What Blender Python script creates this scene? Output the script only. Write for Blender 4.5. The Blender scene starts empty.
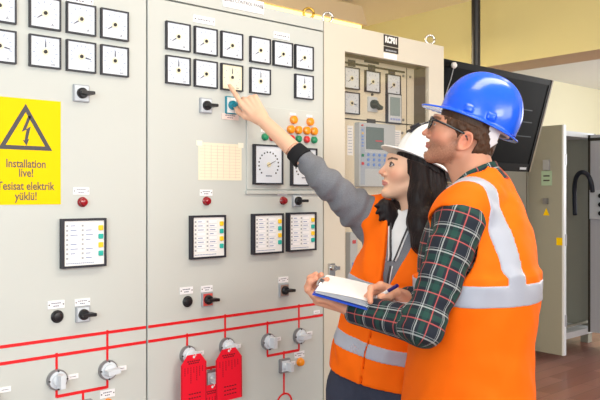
import bpy, math, random
import numpy as np
from mathutils import Vector, Matrix
random.seed(4)
SC = bpy.context.scene
COL = SC.collection
PI = math.pi
# ------------------------------------------------------------------ frame of the place
# X runs along the switchboard front (to the right), Y goes into it, Z up. Front of switchboard = plane Y = D.
D = 2.13
FOC = 715.0
FLOOR_Z = 0.0
CAM = np.array([0.0, 0.0, 1.5])
RT = np.array([0.7536, -0.6573, 0.0])
FW = np.array([0.6573, 0.7536, 0.0])
UP = np.array([0.0, 0.0, 1.0])
def q(px, py, d):
    return CAM + RT * ((px - 300) / FOC * d) + UP * ((194 - py) / FOC * d) + FW * d
def pp(px, py, Y=D):
    """point of the plane Y seen at a photo position -> (x, z)"""
    u = (px - 300) / FOC
    lam = Y / (FW[1] + u * RT[1])
    return lam * (u * RT[0] + FW[0]), 1.5 + (194 - py) / FOC * lam

# ------------------------------------------------------------------ materials
def lin(c):
    c = c / 255.0
    return c / 12.92 if c <= 0.04045 else ((c + 0.055) / 1.055) ** 2.4
def rgb(r, g, b): return (lin(r), lin(g), lin(b), 1.0)
MATS = {}
def mat(name, col, rough=0.5, metal=0.0, bump=0.0, bscale=200, var=0.0, vscale=6, coat=0.0, emit=None, spec=0.5, sheen=0.0):
    if name in MATS: return MATS[name]
    m = bpy.data.materials.new(name); m.use_nodes = True
    nt = m.node_tree; b = nt.nodes['Principled BSDF']
    b.inputs['Base Color'].default_value = col
    b.inputs['Roughness'].default_value = rough
    b.inputs['Metallic'].default_value = metal
    b.inputs['Specular IOR Level'].default_value = spec
    if coat: b.inputs['Coat Weight'].default_value = coat; b.inputs['Coat Roughness'].default_value = 0.05
    if sheen: b.inputs['Sheen Weight'].default_value = sheen
    if emit:
        b.inputs['Emission Color'].default_value = emit[0]; b.inputs['Emission Strength'].default_value = emit[1]
    tc = nt.nodes.new('ShaderNodeTexCoord')
    if bump:
        n = nt.nodes.new('ShaderNodeTexNoise'); n.inputs['Scale'].default_value = bscale
        bp = nt.nodes.new('ShaderNodeBump'); bp.inputs['Strength'].default_value = bump; bp.inputs['Distance'].default_value = 0.002
        nt.links.new(tc.outputs['Object'], n.inputs['Vector']); nt.links.new(n.outputs['Fac'], bp.inputs['Height'])
        nt.links.new(bp.outputs['Normal'], b.inputs['Normal'])
    if var:
        n2 = nt.nodes.new('ShaderNodeTexNoise'); n2.inputs['Scale'].default_value = vscale; n2.inputs['Detail'].default_value = 4
        mx = nt.nodes.new('ShaderNodeMix'); mx.data_type = 'RGBA'
        mx.inputs['A'].default_value = tuple(c * (1 - var) for c in col[:3]) + (1,)
        mx.inputs['B'].default_value = tuple(min(1, c * (1 + var)) for c in col[:3]) + (1,)
        nt.links.new(tc.outputs['Object'], n2.inputs['Vector']); nt.links.new(n2.outputs['Fac'], mx.inputs['Factor'])
        nt.links.new(mx.outputs['Result'], b.inputs['Base Color'])
    MATS[name] = m
    return m
PAINT = mat('cabinet_paint', rgb(199, 203, 200), 0.5, bump=0.05, bscale=900, var=0.012, vscale=3)
PAINT2 = mat('cabinet_paint_warm', rgb(212, 206, 192), 0.5, bump=0.05, bscale=900)
BLACK = mat('black_plastic', rgb(22, 22, 28), 0.4)
FRAMEB = mat('meter_frame', rgb(34, 36, 48), 0.45)
DIAL = mat('dial_white', rgb(222, 229, 240), 0.35)
DIALC = mat('dial_cream', rgb(238, 232, 206), 0.35)
TICK = mat('dial_tick', rgb(128, 146, 186), 0.6)
NEEDLE = mat('needle', rgb(40, 48, 84), 0.5)
WHITE = mat('white_plastic', rgb(240, 240, 240), 0.4)
PLATE = mat('plate_white', rgb(243, 243, 248), 0.4)
INK = mat('plate_ink', rgb(80, 86, 112), 0.6)
INKD = mat('dark_ink', rgb(58, 56, 60), 0.6)
RED = mat('mimic_red', rgb(226, 20, 30), 0.4)
REDB = mat('red_lens', rgb(150, 14, 30), 0.2, coat=0.6)
AMBER = mat('amber_lens', rgb(250, 150, 10), 0.25, coat=0.6)
GREEN = mat('green_lens', rgb(10, 140, 95), 0.3, coat=0.5)
REDL = mat('red_button', rgb(215, 45, 50), 0.3, coat=0.5)
TEAL = mat('teal_plastic', rgb(20, 140, 165), 0.4)
CHROME = mat('chrome', rgb(205, 205, 205), 0.22, metal=1.0)
STEEL = mat('steel_disc', rgb(150, 150, 155), 0.35, metal=0.7)
DARKG = mat('seam_dark', rgb(60, 56, 48), 0.7)
GREYP = mat('grey_plastic', rgb(165, 170, 178), 0.4)
PALEG = mat('pale_grey_plastic', rgb(214, 220, 228), 0.4)
YEL = mat('yellow_button', rgb(250, 205, 30), 0.4)
TAG = mat('tag_red', rgb(235, 12, 44), 0.45)
TAGI = mat('tag_ink', rgb(95, 5, 22), 0.6)
PAPER = mat('paper', rgb(246, 246, 250), 0.7)

# ------------------------------------------------------------------ objects
WL = {}          # world position of every parent
def thing(name, label, cat, loc, group=None):
    o = bpy.data.objects.new(name, None); COL.objects.link(o); o.empty_display_size = 0.1
    o.location = loc; WL[o.name] = np.array(loc, float)
    o['label'] = label; o['category'] = cat
    if group: o['group'] = group
    return o
def tag(o, label, cat, group=None):
    o['label'] = label; o['category'] = cat
    if group: o['group'] = group
    return o
def struct(o): o['kind'] = 'structure'; return o

class MB:
    """collects simple solids (own material each) into one mesh"""
    def __init__(s): s.v = []; s.f = []; s.m = []; s.mats = []; s.sm = []
    def _mi(s, m):
        if m not in s.mats: s.mats.append(m)
        return s.mats.index(m)
    def add(s, vs, fs, m, smooth=False):
        b = len(s.v); s.v += [tuple(map(float, v)) for v in vs]; k = s._mi(m)
        for f in fs: s.f.append(tuple(b + i for i in f)); s.m.append(k); s.sm.append(smooth)
        return s
    def box(s, x0, x1, y0, y1, z0, z1, m, bev=0.0):
        if bev <= 0:
            vs = [(x, y, z) for x in (x0, x1) for y in (y0, y1) for z in (z0, z1)]
            return s.add(vs, [(0, 1, 3, 2), (4, 6, 7, 5), (0, 4, 5, 1), (2, 3, 7, 6), (0, 2, 6, 4), (1, 5, 7, 3)], m)
        # bevelled on the four edges seen from the front (towards -Y) and on the front rim
        b = bev
        def ring(y, i):
            return [(x0 + i + b, y, z0 + i), (x1 - i - b, y, z0 + i), (x1 - i, y, z0 + i + b), (x1 - i, y, z1 - i - b),
                    (x1 - i - b, y, z1 - i), (x0 + i + b, y, z1 - i), (x0 + i, y, z1 - i - b), (x0 + i, y, z0 + i + b)]
        vs = ring(y0, b * .5) + ring(y0 + b * .5, 0) + ring(y1, 0)
        fs = [tuple(range(8))]
        for r in (0, 1):
            for k in range(8):
                a, c = r * 8 + k, r * 8 + (k + 1) % 8
                fs.append((a, a + 8, c + 8, c))
        fs.append(tuple(range(23, 15, -1)))
        return s.add(vs, fs, m)
    def cyl(s, p0, p1, r0, r1=None, m=None, n=24, caps=True, smooth=True):
        r1 = r0 if r1 is None else r1
        a = np.array(p0, float); b = np.array(p1, float); d = b - a; d /= np.linalg.norm(d)
        t = np.array([0, 0, 1.]) if abs(d[2]) < .9 else np.array([1., 0, 0])
        e1 = np.cross(t, d); e1 /= np.linalg.norm(e1); e2 = np.cross(d, e1)
        vs = []
        for c, r in ((a, r0), (b, r1)):
            for k in range(n):
                w = 2 * PI * k / n; vs.append(c + r * (math.cos(w) * e1 + math.sin(w) * e2))
        s.add(vs, [(k, (k + 1) % n, n + (k + 1) % n, n + k) for k in range(n)], m, smooth)
        if caps:
            s.add(vs, [tuple(range(n - 1, -1, -1)), tuple(range(n, 2 * n))], m)
        return s
    def lathe(s, c, prof, m, n=28, ax=(0, -1, 0)):
        """prof: list of (height along ax, radius)"""
        for (h0, r0), (h1, r1) in zip(prof[:-1], prof[1:]):
            s.cyl(np.array(c) + np.array(ax) * h0, np.array(c) + np.array(ax) * (h1 + 1e-6), max(r0, 1e-5), max(r1, 1e-5), m, n, caps=False, smooth=True)
        h, r = prof[-1]
        if r > 1e-4: s.cyl(np.array(c) + np.array(ax) * (h - 1e-5), np.array(c) + np.array(ax) * h, r, r, m, n)
        return s
    def tube(s, pts, r, m, n=8):
        pts = [np.array(p, float) for p in pts]; rings = []
        e = None
        for i, p in enumerate(pts):
            d = pts[min(i + 1, len(pts) - 1)] - pts[max(i - 1, 0)]; d /= np.linalg.norm(d)
            if e is None:
                t = np.array([0, 0, 1.]) if abs(d[2]) < .9 else np.array([1., 0, 0]); e = np.cross(t, d)
            e = e - d * np.dot(e, d); e /= np.linalg.norm(e); f = np.cross(d, e)
            rr = r[i] if isinstance(r, (list, tuple)) else r
            rings.append([p + rr * (math.cos(2 * PI * k / n) * e + math.sin(2 * PI * k / n) * f) for k in range(n)])
        vs = [v for rg in rings for v in rg]; fs = []
        for i in range(len(pts) - 1):
            for k in range(n): fs.append((i * n + k, i * n + (k + 1) % n, (i + 1) * n + (k + 1) % n, (i + 1) * n + k))
        fs.append(tuple(range(n - 1, -1, -1))); fs.append(tuple((len(pts) - 1) * n + k for k in range(n)))
        return s.add(vs, fs, m, True)
    def prism(s, pts, y0, y1, m):
        """polygon in XZ extruded along Y"""
        n = len(pts)
        area = sum(pts[i][0] * pts[(i + 1) % n][1] - pts[(i + 1) % n][0] * pts[i][1] for i in range(n))
        if area < 0: pts = pts[::-1]
        vs = [(p[0], y0, p[1]) for p in pts] + [(p[0], y1, p[1]) for p in pts]
        fs = [tuple(range(n)), tuple(range(2 * n - 1, n - 1, -1))] + [(i, n + i, n + (i + 1) % n, (i + 1) % n) for i in range(n)]
        return s.add(vs, fs, m)
    def text(s, txt, x, y, z, size, m, sx=1.0, M=None, bold=0.0):
        cu = bpy.data.curves.new('t', 'FONT'); cu.body = txt; cu.size = size; cu.align_x = 'CENTER'; cu.align_y = 'CENTER'
        cu.extrude = 0.0002; cu.offset = bold
        o = bpy.data.objects.new('t', cu); COL.objects.link(o)
        dg = bpy.context.evaluated_depsgraph_get(); me = bpy.data.meshes.new_from_object(o.evaluated_get(dg))
        if M is None: vs = [(x + v.co.x * sx, y - v.co.z, z + v.co.y) for v in me.vertices]
        else: vs = [M @ Vector((v.co.x * sx, -v.co.z, v.co.y)) for v in me.vertices]
        s.add(vs, [tuple(p.vertices) for p in me.polygons], m)
        bpy.data.objects.remove(o); bpy.data.meshes.remove(me); bpy.data.curves.remove(cu)
        return s
    def build(s, name, parent=None, loc=None, local=False):
        """verts are world coordinates unless local; loc = world position of the object's origin"""
        me = bpy.data.meshes.new(name)
        loc = np.array(loc if loc is not None else (0, 0, 0), float)
        pw = WL[parent.name] if parent is not None else np.zeros(3)
        if not local and loc is not None:
            vs = (np.array(s.v) - loc).tolist()
        else: vs = s.v
        me.from_pydata(vs, [], s.f)
        for m in s.mats: me.materials.append(m)
        me.polygons.foreach_set('material_index', s.m); me.polygons.foreach_set('use_smooth', s.sm)
        me.update()
        o = bpy.data.objects.new(name, me); COL.objects.link(o)
        if parent is not None: o.parent = parent
        o.location = tuple(loc - pw); WL[o.name] = loc
        return o
def dup(src, parent, loc):
    """copy of a part with its sub-parts, at world position loc"""
    c = src.copy(); COL.objects.link(c); c.parent = parent
    c.location = tuple(np.array(loc, float) - WL[parent.name]); WL[c.name] = np.array(loc, float)
    for ch in src.children:
        k = ch.copy(); COL.objects.link(k); k.parent = c
    return c
# ------------------------------------------------------------------ the switchboard
TX = lambda px, Y=D: pp(px, 194, Y)[0]
XA0, XA1 = 0.178 * D, TX(147.0)
XB0, XB1 = XA1, TX(323.5)
XC0, XC1 = XB1, TX(444.0)
ZTOP = pp(323, 20)[1]; ZDOOR = pp(323, 31.5)[1]
DEP = 0.6
cabA = thing('control_cabinet', 'left beige control cabinet carrying the yellow warning sign', 'electrical cabinet', (XA0, D, 0))
cabB = thing('control_cabinet', 'middle beige control cabinet, the one the woman points at, with three red tags', 'electrical cabinet', (XB0, D, 0))
cabC = thing('relay_cabinet', 'beige cabinet with a glazed front behind the people, black sign on top rail', 'electrical cabinet', (XC0, D, 0))

def shell(cab, x0, x1):
    g = 0.0015
    m = MB()
    m.box(x0 + g, x1 - g, D + 0.022, D + DEP, 0.1, ZTOP, PAINT)
    m.box(x0 + g, x1 - g, D, D + 0.022, ZDOOR + 0.003, ZTOP, PAINT)
    m.box(x0 + g, x1 - g, D + 0.02, D + DEP, 0.0, 0.1, DARKG)
    m.build('cabinet_body', cab)
    m = MB()
    m.box(x0 + 0.003, x1 - 0.003, D, D + 0.021, 0.11, ZDOOR - 0.003, PAINT, bev=0.002)
    return m.build('door', cab)
doorA = shell(cabA, XA0, XA1)
doorB = shell(cabB, XB0, XB1)

# --- square panel meters, 96 mm
S = 0.048
def make_meter(parent, loc, kind, ang, dialm=DIAL):
    m = MB()
    fr = 0.0045; yb = 0.012
    for (a, b, c, d) in ((-S, S, S - fr, S), (-S, S, -S, -S + fr), (-S, -S + fr, -S + fr, S - fr), (S - fr, S, -S + fr, S - fr)):
        m.box(a, b, -yb, 0, c, d, FRAMEB)
    fo = m.build('panel_meter', parent, loc, local=True)
    m = MB()
    m.box(-S + fr, S - fr, -yb + 0.004, 0, -S + fr, S - fr, dialm)
    y = -yb + 0.0036
    if kind == 'amp': rng, n, R0 = (-50, 230), 0, .033
    angs = {'amp': [205, 160, 125, 95, 60, 30, 0, -25], 'sync': [90 - 24 * k for k in range(-6, 7)], 'volt': [200 - 22 * k for k in range(11)]}[kind]
    for k, a in enumerate(angs):
        w = math.radians(a); R0 = 0.030; L = 0.0075 if k % 2 == 0 else 0.005
        c, s_ = math.cos(w), math.sin(w); t = 0.0009
        P = [(c * R0 - s_ * t, s_ * R0 + c * t), (c * (R0 + L) - s_ * t, s_ * (R0 + L) + c * t), (c * (R0 + L) + s_ * t, s_ * (R0 + L) - c * t), (c * R0 + s_ * t, s_ * R0 - c * t)]
        m.prism(P, y, y + 0.0006, TICK)
    if kind == 'amp': m.text('A', 0.022, y, -0.033, 0.012, INK)
    elif kind == 'sync': m.text('kW', 0.024, y, -0.037, 0.008, INK)
    else: m.text('V', 0.024, y, -0.035, 0.010, INK)
    d_ = m.build('dial', fo, loc, local=True)
    m = MB()
    m.cyl((0, y + .0003, 0), (0, y - 0.0012, 0), 0.0115, m=DIALC, n=24)
    m.cyl((0, y, 0), (0, y - 0.0035, 0), 0.0058, m=BLACK, n=20)
    w = math.radians(ang); c, s_ = math.cos(w), math.sin(w)
    for (r0, r1, t) in ((0.0135, 0.031, 0.0016),):
        m.prism([(c * r0 - s_ * t, s_ * r0 + c * t), (c * r1 - s_ * t * .5, s_ * r1 + c * t * .5), (c * r1 + s_ * t * .5, s_ * r1 - c * t * .5), (c * r0 + s_ * t, s_ * r0 - c * t)], y - 0.0032, y - 0.002, NEEDLE)
    m.build('needle', fo, loc, local=True)
    return fo
protos = {}
def meter(cab, px, z, key):
    x = TX(px); loc = (x, D, z)
    if key not in protos:
        kind, ang, dm = {'amp': ('amp', 215, DIAL), 'up': ('sync', 90, DIAL), 'right': ('volt', -12, DIAL), 'cream': ('sync', 90, DIALC), 'down': ('volt', 215, DIAL)}[key]
        protos[key] = make_meter(cab, loc, kind, ang, dm)
        return protos[key]
    return dup(protos[key], cab, loc)
def mz(lst): return sum(pp(x, y)[1] for x, y in lst) / len(lst)
z1 = mz([(44.3, 12.5), (80.5, 20), (114, 26)]); z2 = mz([(45, 51.5), (80.5, 57), (114, 62)])
for px, k1, k2 in ((-1.5, 'amp', 'right'), (44.3, 'amp', 'up'), (80.3, 'amp', 'right'), (113.8, 'amp', 'up')):
    meter(cabA, px, z1, k1); meter(cabA, px, z2, k2)
bz1 = mz([(177.5, 36.5), (205, 41.5), (231, 46), (259, 51), (282, 55)]); bz2 = mz([(177.5, 70), (205, 74), (231, 78), (259.3, 81.5), (303, 88)])
for px, k in ((177.2, 'amp'), (204.9, 'amp'), (230.9, 'amp'), (259.2, 'amp'), (281.8, 'amp'), (303.0, 'amp')): meter(cabB, px, bz1, k)
for px, k in ((177.2, 'up'), (204.9, 'down'), (230.9, 'cream'), (259.2, 'up'), (303.0, 'up')): meter(cabB, px, bz2, k)

# --- engraved plates (illegible small marks only)
def plate(cab, px, py, w, h, name='nameplate', screws=True, rows=2, mm=PLATE, dy=0.0, Y=D):
    x, z = pp(px, py, Y); m = MB()
    m.box(x - w / 2, x + w / 2, Y - 0.0025 - dy, Y, z - h / 2, z + h / 2, mm)
    yy = Y - 0.0029 - dy
    if screws:
        for s_ in (-1, 1): m.cyl((x + s_ * w * .42, yy + .001, z), (x + s_ * w * .42, yy - .0006, z), h * .09, m=INKD, n=10)
    for r in range(rows):
        zz = z + h * (.18 - .36 * r) if rows > 1 else z
        n = 5 if r == 0 else 3
        for k in range(n):
            a = x + (k - n / 2) * w * .12
            m.box(a, a + w * .09, yy, yy + .0006, zz - h * .06, zz + h * .06, INK)
    return m.build(name, cab)
def lens(cab, px, py, r, mm, name, bezel=BLACK, h=0.014):
    x, z = pp(px, py); loc = (x, D, z)
    m = MB(); m.lathe((0, 0, 0), [(0, r * 1.18), (0.004, r * 1.18), (0.006, r * 1.02)], bezel)
    o = m.build(name, cab, loc, local=True)
    m = MB(); m.lathe((0, 0, 0), [(0.004, r), (h, r * .96), (h + .003, r * .8), (h + .0045, r * .4), (h + .005, 0)], mm)
    m.build('lens', o, loc, local=True); return o
def switch(cab, px, py, w, h, base=PALEG, knob=BLACK, ang=0, name='rotary_switch', kpx=None, edge=GREYP):
    x, z = pp(px, py); loc = (x, D, z)
    m = MB()
    m.box(-w / 2, w / 2, -0.008, 0, -h / 2, h / 2, edge, bev=0.002)
    m.box(-w / 2 + .004, w / 2 - .004, -0.0095, -0.002, -h / 2 + .004, h / 2 - .004, base)
    o = m.build(name, cab, loc, local=True)
    m = MB(); kx, kz = 0, (-.02 + h * .35 if h > w * 1.2 else 0)
    kz = 0
    m.lathe((kx, 0, kz), [(0.008, .017), (0.018, .0165), (0.022, .013)], knob)
    c, s_ = math.cos(ang), math.sin(ang)
    # grip lever lying across the knob, sticking out on one side
    P = []
    for (r, t) in ((-0.013, .0045), (0.026, .0055), (0.030, .004), (0.030, -.004), (0.026, -.0055), (-0.013, -.0045)):
        P.append((kx + c * r - s_ * t, kz + s_ * r + c * t))
    m.prism(P, -0.040, -0.014, knob)
    m.build('knob', o, loc, local=True); return o
def disc(cab, px, py, r, grip, square=False):
    """discrepancy control switch on the mimic: metal rim, pale dial, wide grip"""
    x, z = pp(px, py); loc = (x, D, z); m = MB()
    if square:
        m.box(-r, r, -0.012, 0, -r * 1.05, r * 1.05, STEEL, bev=0.004); m.box(-r * .75, r * .75, -0.014, -.002, -r * .8, r * .8, PALEG)
    else:
        m.lathe((0, 0, 0), [(0, r), (0.010, r), (0.014, r * .95)], STEEL, n=40)
        m.lathe((0, 0, 0), [(0.0145, r * .86), (0.0155, r * .84)], PALEG, n=40)
        for k in range(4):
            a = k * PI / 2; m.cyl((math.cos(a) * r * .88, -.014, math.sin(a) * r * .88), (math.cos(a) * r * .88, -.0175, math.sin(a) * r * .88), .0028, m=INKD, n=10)
    o = m.build('control_switch', cab, loc, local=True)
    m = MB()
    m.lathe((0, 0, 0), [(0.014, r * .62), (0.022, r * .60), (0.025, r * .5)], PALEG, n=32)
    c, s_ = math.cos(grip), math.sin(grip); P = []
    for (a, t) in ((-r * .62, .0075), (r * .62, .0075), (r * .72, 0), (r * .62, -.0075), (-r * .62, -.0075)):
        P.append((c * a - s_ * t, s_ * a + c * t))
    m.prism(P, -0.052, -0.02, PALEG)
    m.build('grip', o, loc, local=True); return o

def annunciator(cab, px, py, w, h):
    x, z = pp(px, py); loc = (x, D, z); m = MB(); fr = 0.007
    for (a, b, c, d) in ((-w / 2, w / 2, h / 2 - fr, h / 2), (-w / 2, w / 2, -h / 2, -h / 2 + fr), (-w / 2, -w / 2 + fr, -h / 2 + fr, h / 2 - fr), (w / 2 - fr, w / 2, -h / 2 + fr, h / 2 - fr)):
        m.box(a, b, -0.022, 0, c, d, FRAMEB)
    o = m.build('alarm_annunciator', cab, loc, local=True)
    m = MB(); m.box(-w / 2 + fr, w / 2 - fr, -0.018, 0, -h / 2 + fr, h / 2 - fr, WHITE)
    iw = w - 2 * fr; x0 = -w / 2 + fr
    for c_ in range(2):
        for r_ in range(8):
            zz = h / 2 - fr - h * .10 - r_ * h * .094
            xa = x0 + iw * (.05 + .38 * c_)
            m.box(xa, xa + .006, -0.0188, -.017, zz - .003, zz + .003, GREYP)
            m.box(xa + iw * .07, xa + iw * .33, -0.0188, -.017, zz - .0055, zz + .0055, PAPER)
            m.box(xa + iw * .07, xa + iw * .33, -0.0185, -.017, zz - .0068, zz + .0068, PALEG)
            if (r_ * 3 + c_) % 4 != 1: m.box(xa + iw * .10, xa + iw * (.22 + .03 * (r_ % 3)), -0.0192, -.017, zz - .0014, zz + .0014, TICK)
    for k in range(14): m.box(x0 + iw * (.05 + k * .05), x0 + iw * (.085 + k * .05), -.0188, -.017, -h / 2 + fr + .006, -h / 2 + fr + .0085, TICK)
    m.build('label_panel', o, loc, local=True)
    for k in range(4):
        m = MB(); zz = h / 2 - h * (.20 + .175 * k); xc = w / 2 - fr - iw * .09
        m.box(xc - .0075, xc + .0075, -0.023, -.017, zz - .008, zz + .008, YEL if k % 2 == 0 else mat('teal_button', rgb(30, 178, 165), .4), bev=.002)
        m.build('push_button', o, loc, local=True)
    return o

# --- left cabinet
plate(cabA, 80, 0, .085, .022)
switch(cabA, 80.7, 93.5, .052, .054, base=PALEG)
plate(cabA, 81, 191, .052, .022)
lens(cabA, 82.2, 202, .0135, REDB, 'indicator_lamp', bezel=REDB)
annunciator(cabA, 82, 242.6, .144, .152)
plate(cabA, 56, 304.5, .052, .024)
lens(cabA, 57, 316.4, .0165, BLACK, 'push_button', h=.010)
plate(cabA, 82.3, 302, .05, .022)
switch(cabA, 82.3, 314, .046, .050)
for px, py in ((73, 376.4), (121.5, 368.2), (5, 389.5)): plate(cabA, px, py, .033, .015, 'small_label', screws=False, rows=1)
disc(cabA, 56.5, 379.3, .0315, PI / 2); disc(cabA, 107.2, 369.5, .0315, .12); disc(cabA, -13, 397, .0315, PI / 2)
plate(cabA, 107.3, 393.5, .05, .024)
lens(cabA, 107.5, 403, .013, AMBER, 'indicator_lamp', bezel=AMBER)
disc(cabA, 83, 409, .028, 0, square=True)
# --- middle cabinet
x, z = pp(243.5, 4.3); m = MB()
m.box(x - .094, x + .094, D - .003, D, z - .024, z + .024, WHITE)
for s_ in (-1, 1): m.cyl((x + s_ * .085, D - .002, z), (x + s_ * .085, D - .005, z), .0028, m=INKD, n=10)
m.text('TBA#2 CONTROL PANEL', x, D - .0034, z + .004, .0165, INK)
m.build('title_plate', cabB)
plate(cabB, 204, 20.3, .09, .026, rows=1); plate(cabB, 281.5, 36, .08, .026, rows=1)
switch(cabB, 205.2, 105.8, .050, .054)
sw = switch(cabB, 230.6, 105.5, .05, .064, base=WHITE, knob=TEAL, edge=TEAL, name='teal_rotary_switch', ang=.5)
plate(cabB, 230, 116.8, .075, .022, 'pink_label', screws=False, mm=mat('pink_label', rgb(238, 215, 208), .6))
plate(cabB, 206, 192.7, .052, .022); lens(cabB, 206.2, 201, .0135, REDB, 'indicator_lamp', bezel=REDB)
plate(cabB, 282.3, 192.8, .048, .020); lens(cabB, 282.8, 200.7, .0135, REDB, 'indicator_lamp', bezel=REDB)
switch(cabB, 296.3, 200.8, .046, .046)
annunciator(cabB, 206, 236.6, .144, .152); annunciator(cabB, 265.7, 233.5, .144, .152); annunciator(cabB, 299.5, 231.5, .144, .152)
plate(cabB, 186.2, 290.5, .052, .024); lens(cabB, 187.3, 301.4, .0165, BLACK, 'push_button', h=.010)
plate(cabB, 206.6, 288.7, .048, .022); switch(cabB, 206.6, 299.3, .046, .050, base=mat('switch_red_base', rgb(214, 82, 76), .4))
plate(cabB, 283.2, 279.7, .048, .022); switch(cabB, 283.2, 290, .046, .050, base=mat('switch_brown_base', rgb(160, 130, 118), .4))
disc(cabB, 187.2, 354.4, .0315, .5); disc(cabB, 226, 346, .0315, .3); disc(cabB, 267.4, 341.3, .0315, PI / 2); disc(cabB, 298.8, 335.6, .0315, .1)
disc(cabB, 283.8, 365.3, .026, PI / 2, square=True); disc(cabB, 210.8, 378, .028, .1, square=True)
plate(cabB, 299.3, 354.4, .05, .024); lens(cabB, 299.7, 361.8, .0145, AMBER, 'indicator_lamp', bezel=AMBER)
for px, py in ((277.3, 339), (309, 333.2), (291.7, 363.2), (199.7, 353), (237, 346.3), (316.5, 312)): plate(cabB, px, py, .033, .014, 'small_label', screws=False, rows=1)

# raised sub panel with synchroscope, lamps and push buttons
xa, za = pp(246, 105); xb, zb = pp(318, 190)
zt = pp(281, 108.6)[1]; zb = pp(281, 189.7)[1]
m = MB(); m.box(xa, xb, D - .006, D, zb, zt, PAINT, bev=.002)
m.box(xa - .004, xb + .008, D - .010, D, zb - .016, zb - .003, PAINT)
m.build('instrument_plate', cabB)
def big_meter(px, py, w, h, dots):
    x, z = pp(px, py, D - .006); loc = (x, D - .006, z); m = MB(); fr = .006
    for (a, b, c, d) in ((-w / 2, w / 2, h / 2 - fr, h / 2), (-w / 2, w / 2, -h / 2, -h / 2 + fr), (-w / 2, -w / 2 + fr, -h / 2 + fr, h / 2 - fr), (w / 2 - fr, w / 2, -h / 2 + fr, h / 2 - fr)):
        m.box(a, b, -0.016, 0, c, d, FRAMEB)
    o = m.build('large_meter', cabB, loc, local=True)
    m = MB(); m.box(-w / 2 + fr, w / 2 - fr, -.012, 0, -h / 2 + fr, h / 2 - fr, DIAL)
    for k in range(16):
        a = math.radians(222 - k * 17.6); R0 = w * .34; c, s_ = math.cos(a) * R0, math.sin(a) * R0
        m.box(c - .0028, c + .0028, -.0128, -.011, s_ - .0028, s_ + .0028, BLACK)
    for k in range(6): m.box(-.014 + k * .005, -.0105 + k * .005, -.0128, -.011, -h * .3, -h * .3 + .004, INK)
    m.build('dial', o, loc, local=True)
    m = MB(); m.cyl((0, -.011, 0), (0, -.0145, 0), .009, m=mat('hub_cream', rgb(232, 222, 185), .4)); c, s_ = math.cos(.45), math.sin(.45)
    m.prism([(-.01 * c, -.01 * s_ + .001), (.034 * c, .034 * s_ + .0008), (.034 * c, .034 * s_ - .0008), (-.01 * c, -.01 * s_ - .001)], -.0158, -.0146, BLACK)
    m.build('needle', o, loc, local=True)
big_meter(266.8, 164.7, .138, .150, True); big_meter(302.5, 167, .132, .150, True)
for px, py in ((292, 120), (308.4, 122), (289, 129.6), (296.6, 130.2), (305, 130.8), (312.3, 131.4)): lens(cabB, px, py, .0165, AMBER, 'amber_lamp', bezel=AMBER, h=.018)
for px, py, mm in ((263.4, 137, GREEN), (270.8, 137.6, REDL), (289.8, 138.6, REDL), (297, 139.1, GREEN), (305.1, 139.7, REDL), (312.5, 140.2, GREEN)): lens(cabB, px, py, .0140, mm, 'push_button', h=.016)
for px, py in ((291.8, 114.2), (308.2, 116.2), (263, 131)): plate(cabB, px, py, .03, .009, 'small_label', screws=False, rows=1, dy=.005)

# --- mimic diagram: red lines, one mesh per cabinet
ZU = pp(147, 327)[1]; ZL = pp(147, 341.7)[1]; HW = .0048
def zz(px, py): return pp(px, py)[1]
def hline(m, x0, x1, z): m.box(x0, x1, D - .0012, D, z - HW, z + HW, RED)
def vline(m, px, z0, z1, w=.0036):
    x = TX(px); m.box(x - w, x + w, D - .0016, D, min(z0, z1), max(z0, z1), RED)
m = MB()
hline(m, XA0 + .004, XA1 - .004, ZU); hline(m, XA0 + .004, XA1 - .004, ZL)
vline(m, 107.2, ZU + HW * 1.6, zz(107, 388)); vline(m, 56.5, ZL + HW * 1.6, zz(56.5, 397.5)); hline(m, TX(56.5), TX(107.2), zz(107, 387)); vline(m, 83, zz(83, 390), zz(83, 409))
m.build('mimic_diagram', cabA)
m = MB()
hline(m, XB0 + .004, XB1 - .004, ZU); hline(m, XB0 + .004, XB1 - .004, ZL)
vline(m, 225, ZU + HW * 1.6, zz(225, 365)); vline(m, 187, ZL + HW * 1.6, zz(187, 372)); hline(m, TX(187), TX(225), zz(206, 368.5)); vline(m, 210.8, zz(210.8, 368), zz(210.8, 378))
vline(m, 298.8, ZU + HW * 1.6, zz(298.8, 350)); vline(m, 267.3, ZL + HW * 1.6, zz(267.3, 356)); hline(m, TX(267), TX(299), zz(283, 353)); vline(m, 283.8, zz(283.8, 351), zz(283.8, 394))
xc = TX(284.3); zc = zz(284.3, 403)
m.lathe((xc, D + .0005, zc), [(0, .040), (.002, .040), (.0021, .033), (.0001, .033)], RED, n=36)
m.build('mimic_diagram', cabB)

# --- lifting eyes
def eyebolt(cab, px, Yp, mm):
    x = pp(px, 194, Yp)[0]; m = MB(); R = .021
    m.cyl((x, Yp, ZTOP), (x, Yp, ZTOP + .012), .012, m=mm)
    pts = [(x + R * math.cos(a) * .8, Yp - R * math.cos(a) * .6, ZTOP + .010 + R + R * math.sin(a)) for a in [k * 2 * PI / 20 for k in range(21)]]
    m.tube(pts, .0055, mm, n=10); m.build('lifting_eye', cab)
BRASS = mat('brass_eye', rgb(200, 160, 70), .3, metal=.9)
eyebolt(cabB, 308.6, D + .05, BRASS); eyebolt(cabC, 323.5 + 4, D + .05, CHROME); eyebolt(cabC, 430, D + .04, CHROME)

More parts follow.
